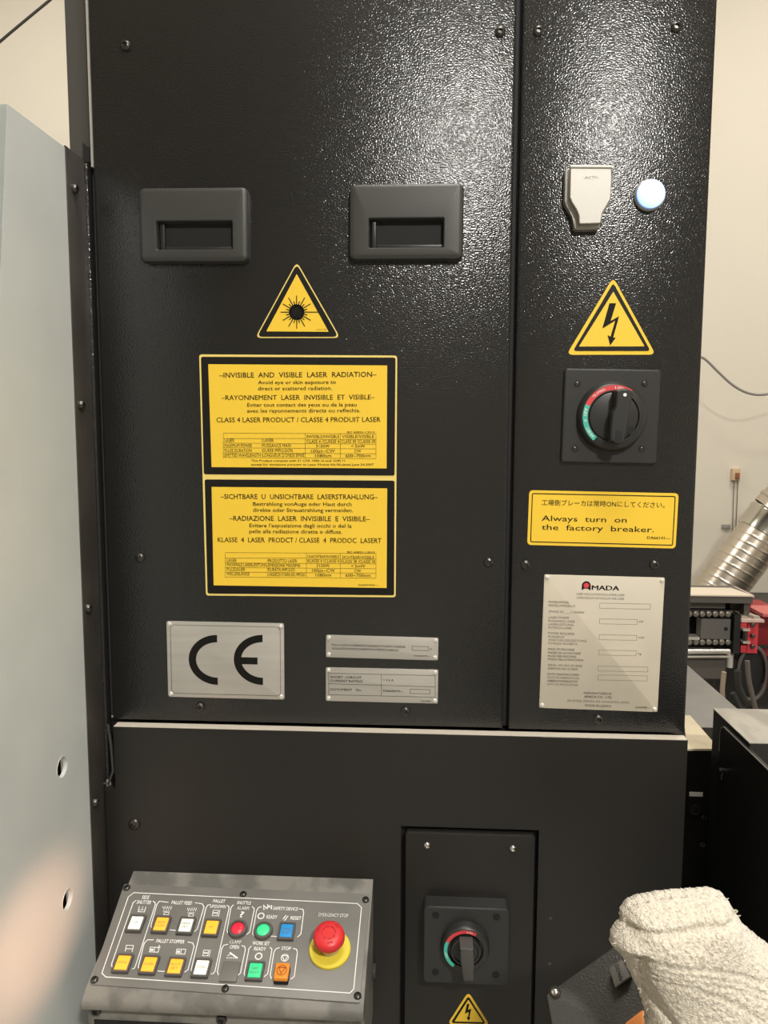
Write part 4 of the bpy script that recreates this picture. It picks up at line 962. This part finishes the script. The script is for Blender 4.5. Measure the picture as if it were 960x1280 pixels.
# motor pulley and hoses
pu = thing('belt_pulley', 'black pulley wheel with ribbed belt below red clamp', 'pulley', (.95, 1.25, .6))
u, v = cvp(790, 1180)
part('pulley_wheel', MB().lathe([(.0, -.03), (.030, -.03), (.038, -.02), (.038, .0), (.030, .004), (0, .004)], 32, cap=False), DRK, pu, CV.mat(u, v, -.02) @ Matrix.Diagonal((1, 2.0, 1, 1)))
bt_ = MB(); bt_.tube([(.043 * math.cos(a), .083 * math.sin(a), 0) for a in [2 * PI * i / 40 for i in range(41)]], .0055, 8)
part('ribbed_belt', bt_, mat('belt_grey', (.10, .09, .08), .6, bump=(400, .8, .002, 1)), pu, CV.mat(u, v, -.01))
for i, (pts, r, col, lb) in enumerate(((((905, 840), (903, 868), (909, 890), (925, 905)), .007, (.35, .28, .20), 'brown hose curving left of the black pulley'),
                                     (((922, 838), (924, 860), (938, 884), (960, 893), (990, 890)), .010, (.03, .028, .026), 'thick black hose sagging under the pulley'),
                                     (((934, 826), (936, 850), (941, 872), (946, 895), (950, 920)), .007, (.12, .10, .085), 'grey brown hose hanging in front of the pulley'),
                                     (((916, 866), (930, 892), (952, 900), (985, 896)), .008, (.02, .02, .02), 'lower black hose behind the side housing'))):
    HP = Yp(YC - .06 - .03 * i); P = [HP.hit(*q) for q in pts]
    Q_ = []
    for k in range(len(P) - 1):
        p0, p1, p2, p3 = P[max(k - 1, 0)], P[k], P[k + 1], P[min(k + 2, len(P) - 1)]
        for j in range(6):
            t = j / 6; Q_.append(.5 * ((2 * p1) + (p2 - p0) * t + (2 * p0 - 5 * p1 + 4 * p2 - p3) * t * t + (3 * p1 - p0 - 3 * p2 + p3) * t ** 3))
    Q_.append(P[-1])
    part('hose', MB().tube(Q_, r, 10), mat('hose_%d' % i, col, .5), None, label=lb, cat='hose')['group'] = 'hoses below the red clamp'
dk = thing('dark_enclosure', 'dark open machine enclosure low behind the hoses', 'enclosure', (1.2, 1.8, 0))
part('enclosure_box', MB().box(.66, 1.50, .02, 2.6, 1.75, .98), mat('enclosure_dark', (.025, .024, .022), .6), dk)
part('enclosure_top', MB().box(.66, 1.42, .0, 2.6, 1.50, .80), mat('enclosure_dark', (.025, .024, .022), .6), dk)

# --- spiral duct
YD = 1.95; DP = Yp(YD)
du = thing('spiral_duct', 'silver spiral ventilation duct slanting up to the right', 'duct', (.8, 1.95, .9))
A0 = DP.hit(897, 740); A1 = DP.hit(958, 660)
ax = Vector(((A1 - A0).x, 0, (A1 - A0).z)).normalized(); A0 = A0 - ax * .35
Ld = (DP.hit(951, 669) - A0).dot(ax); Rd = .092
nn_ = ax.orthogonal().normalized(); bb = ax.cross(nn_)
mb = MB(); NS, NA = int(Ld / .0035), 48; pitch = .034; rows = []
for i in range(NS + 1):
    s_ = Ld * i / NS; row = []
    for k in range(NA):
        a = 2 * PI * k / NA; ph = ((s_ / pitch - k / NA) % 1.0); r = Rd + (.0016 if ph < .10 else 0)
        row.append(mb.bm.verts.new(A0 + ax * s_ + (nn_ * math.cos(a) + bb * math.sin(a)) * r))
    rows.append(row)
for a_, b_ in zip(rows, rows[1:]):
    for k in range(NA): mb.bm.faces.new((a_[k], a_[(k + 1) % NA], b_[(k + 1) % NA], b_[k]))
DUC = mat('galvanised_duct', (.56, .50, .42), .30, metal=.9, mott=(8, (.66, .60, .50), .35, .7, (1, 1, 1)))
part('duct_pipe', mb, DUC, du, angle=60)
Mx = Matrix((nn_, bb, ax)).transposed().to_4x4()
mb = MB(); mb.lathe([(Rd + .002, 0), (Rd + .007, .002), (Rd + .007, .075), (Rd + .009, .080), (Rd + .009, .088), (Rd + .006, .092)], 48, cap=False)
part('coupling_collar', mb, mat('collar_steel', (.60, .58, .52), .18, metal=1), du, Matrix.Translation(A0 + ax * Ld) @ Mx, angle=40)
mb = MB(); mb.lathe([(Rd + .006, 0), (Rd + .007, .03), (Rd + .013, .034), (Rd + .013, .046), (Rd + .008, .050), (Rd + .009, .25)], 48, cap=False)
part('duct_elbow', mb, DUC, du, Matrix.Translation(A0 + ax * (Ld + .092)) @ Mx @ Matrix.Rotation(.18, 4, 'X'), angle=40)

# --- wall items
WB = Yp(YB - .002)
ws = thing('wall_sensor', 'small beige sensor box with two thin wires on the wall', 'sensor', tuple(WB.hit(920, 593)))
part('sensor_case', MB().box(-.018, -.026, 0, .018, .026, .018, .003), mat('sensor_beige', (.62, .46, .28), .5), ws, WB.at(918.5, 593))
part('sensor_hook', MB().box(-.010, -.018, .018, .006, .008, .028, .003), mat('sensor_rust', (.28, .10, .05), .6), ws, WB.at(920, 593))
for dx in (0, 5): part('sensor_wire', MB().tube([WB.hit(917 + dx, 599) - Vector((0, .006, 0)), WB.hit(915 + dx * .8, 665) - Vector((0, .006, 0))], .0018, 6), mat('wire_grey', (.20, .15, .12), .5), ws)
part('wall_clip', MB().box(-.018, -.009, 0, .018, .009, .008, .002), mat('clip_grey', (.30, .29, .27), .5), None, WB.at(907, 658), label='small grey clip on the wall left of the duct', cat='clip')
def cable(pts, y, r, m, lb, n=8):
    HP = Yp(y); P = [HP.hit(*q) for q in pts]; Q_ = []
    for k in range(len(P) - 1):
        p0, p1, p2, p3 = P[max(k - 1, 0)], P[k], P[k + 1], P[min(k + 2, len(P) - 1)]
        for j in range(n):
            t = j / n; Q_.append(.5 * ((2 * p1) + (p2 - p0) * t + (2 * p0 - 5 * p1 + 4 * p2 - p3) * t * t + (3 * p1 - p0 - 3 * p2 + p3) * t ** 3))
    Q_.append(P[-1]); return part('cable', MB().tube(Q_, r, 8), m, None, label=lb, cat='cable')
cable([(868, 446), (880, 448), (898, 465), (917, 482), (938, 492), (962, 492), (1000, 480)], 2.05, .0052, mat('grey_cable', (.26, .25, .22), .5), 'grey cable sagging across wall at right of cabinet')
cable([(-60, 106), (0, 52), (66, -3), (110, -40)], 1.9, .0052, mat('black_cable', (.03, .028, .025), .5), 'black cable running diagonally across the wall, top left')
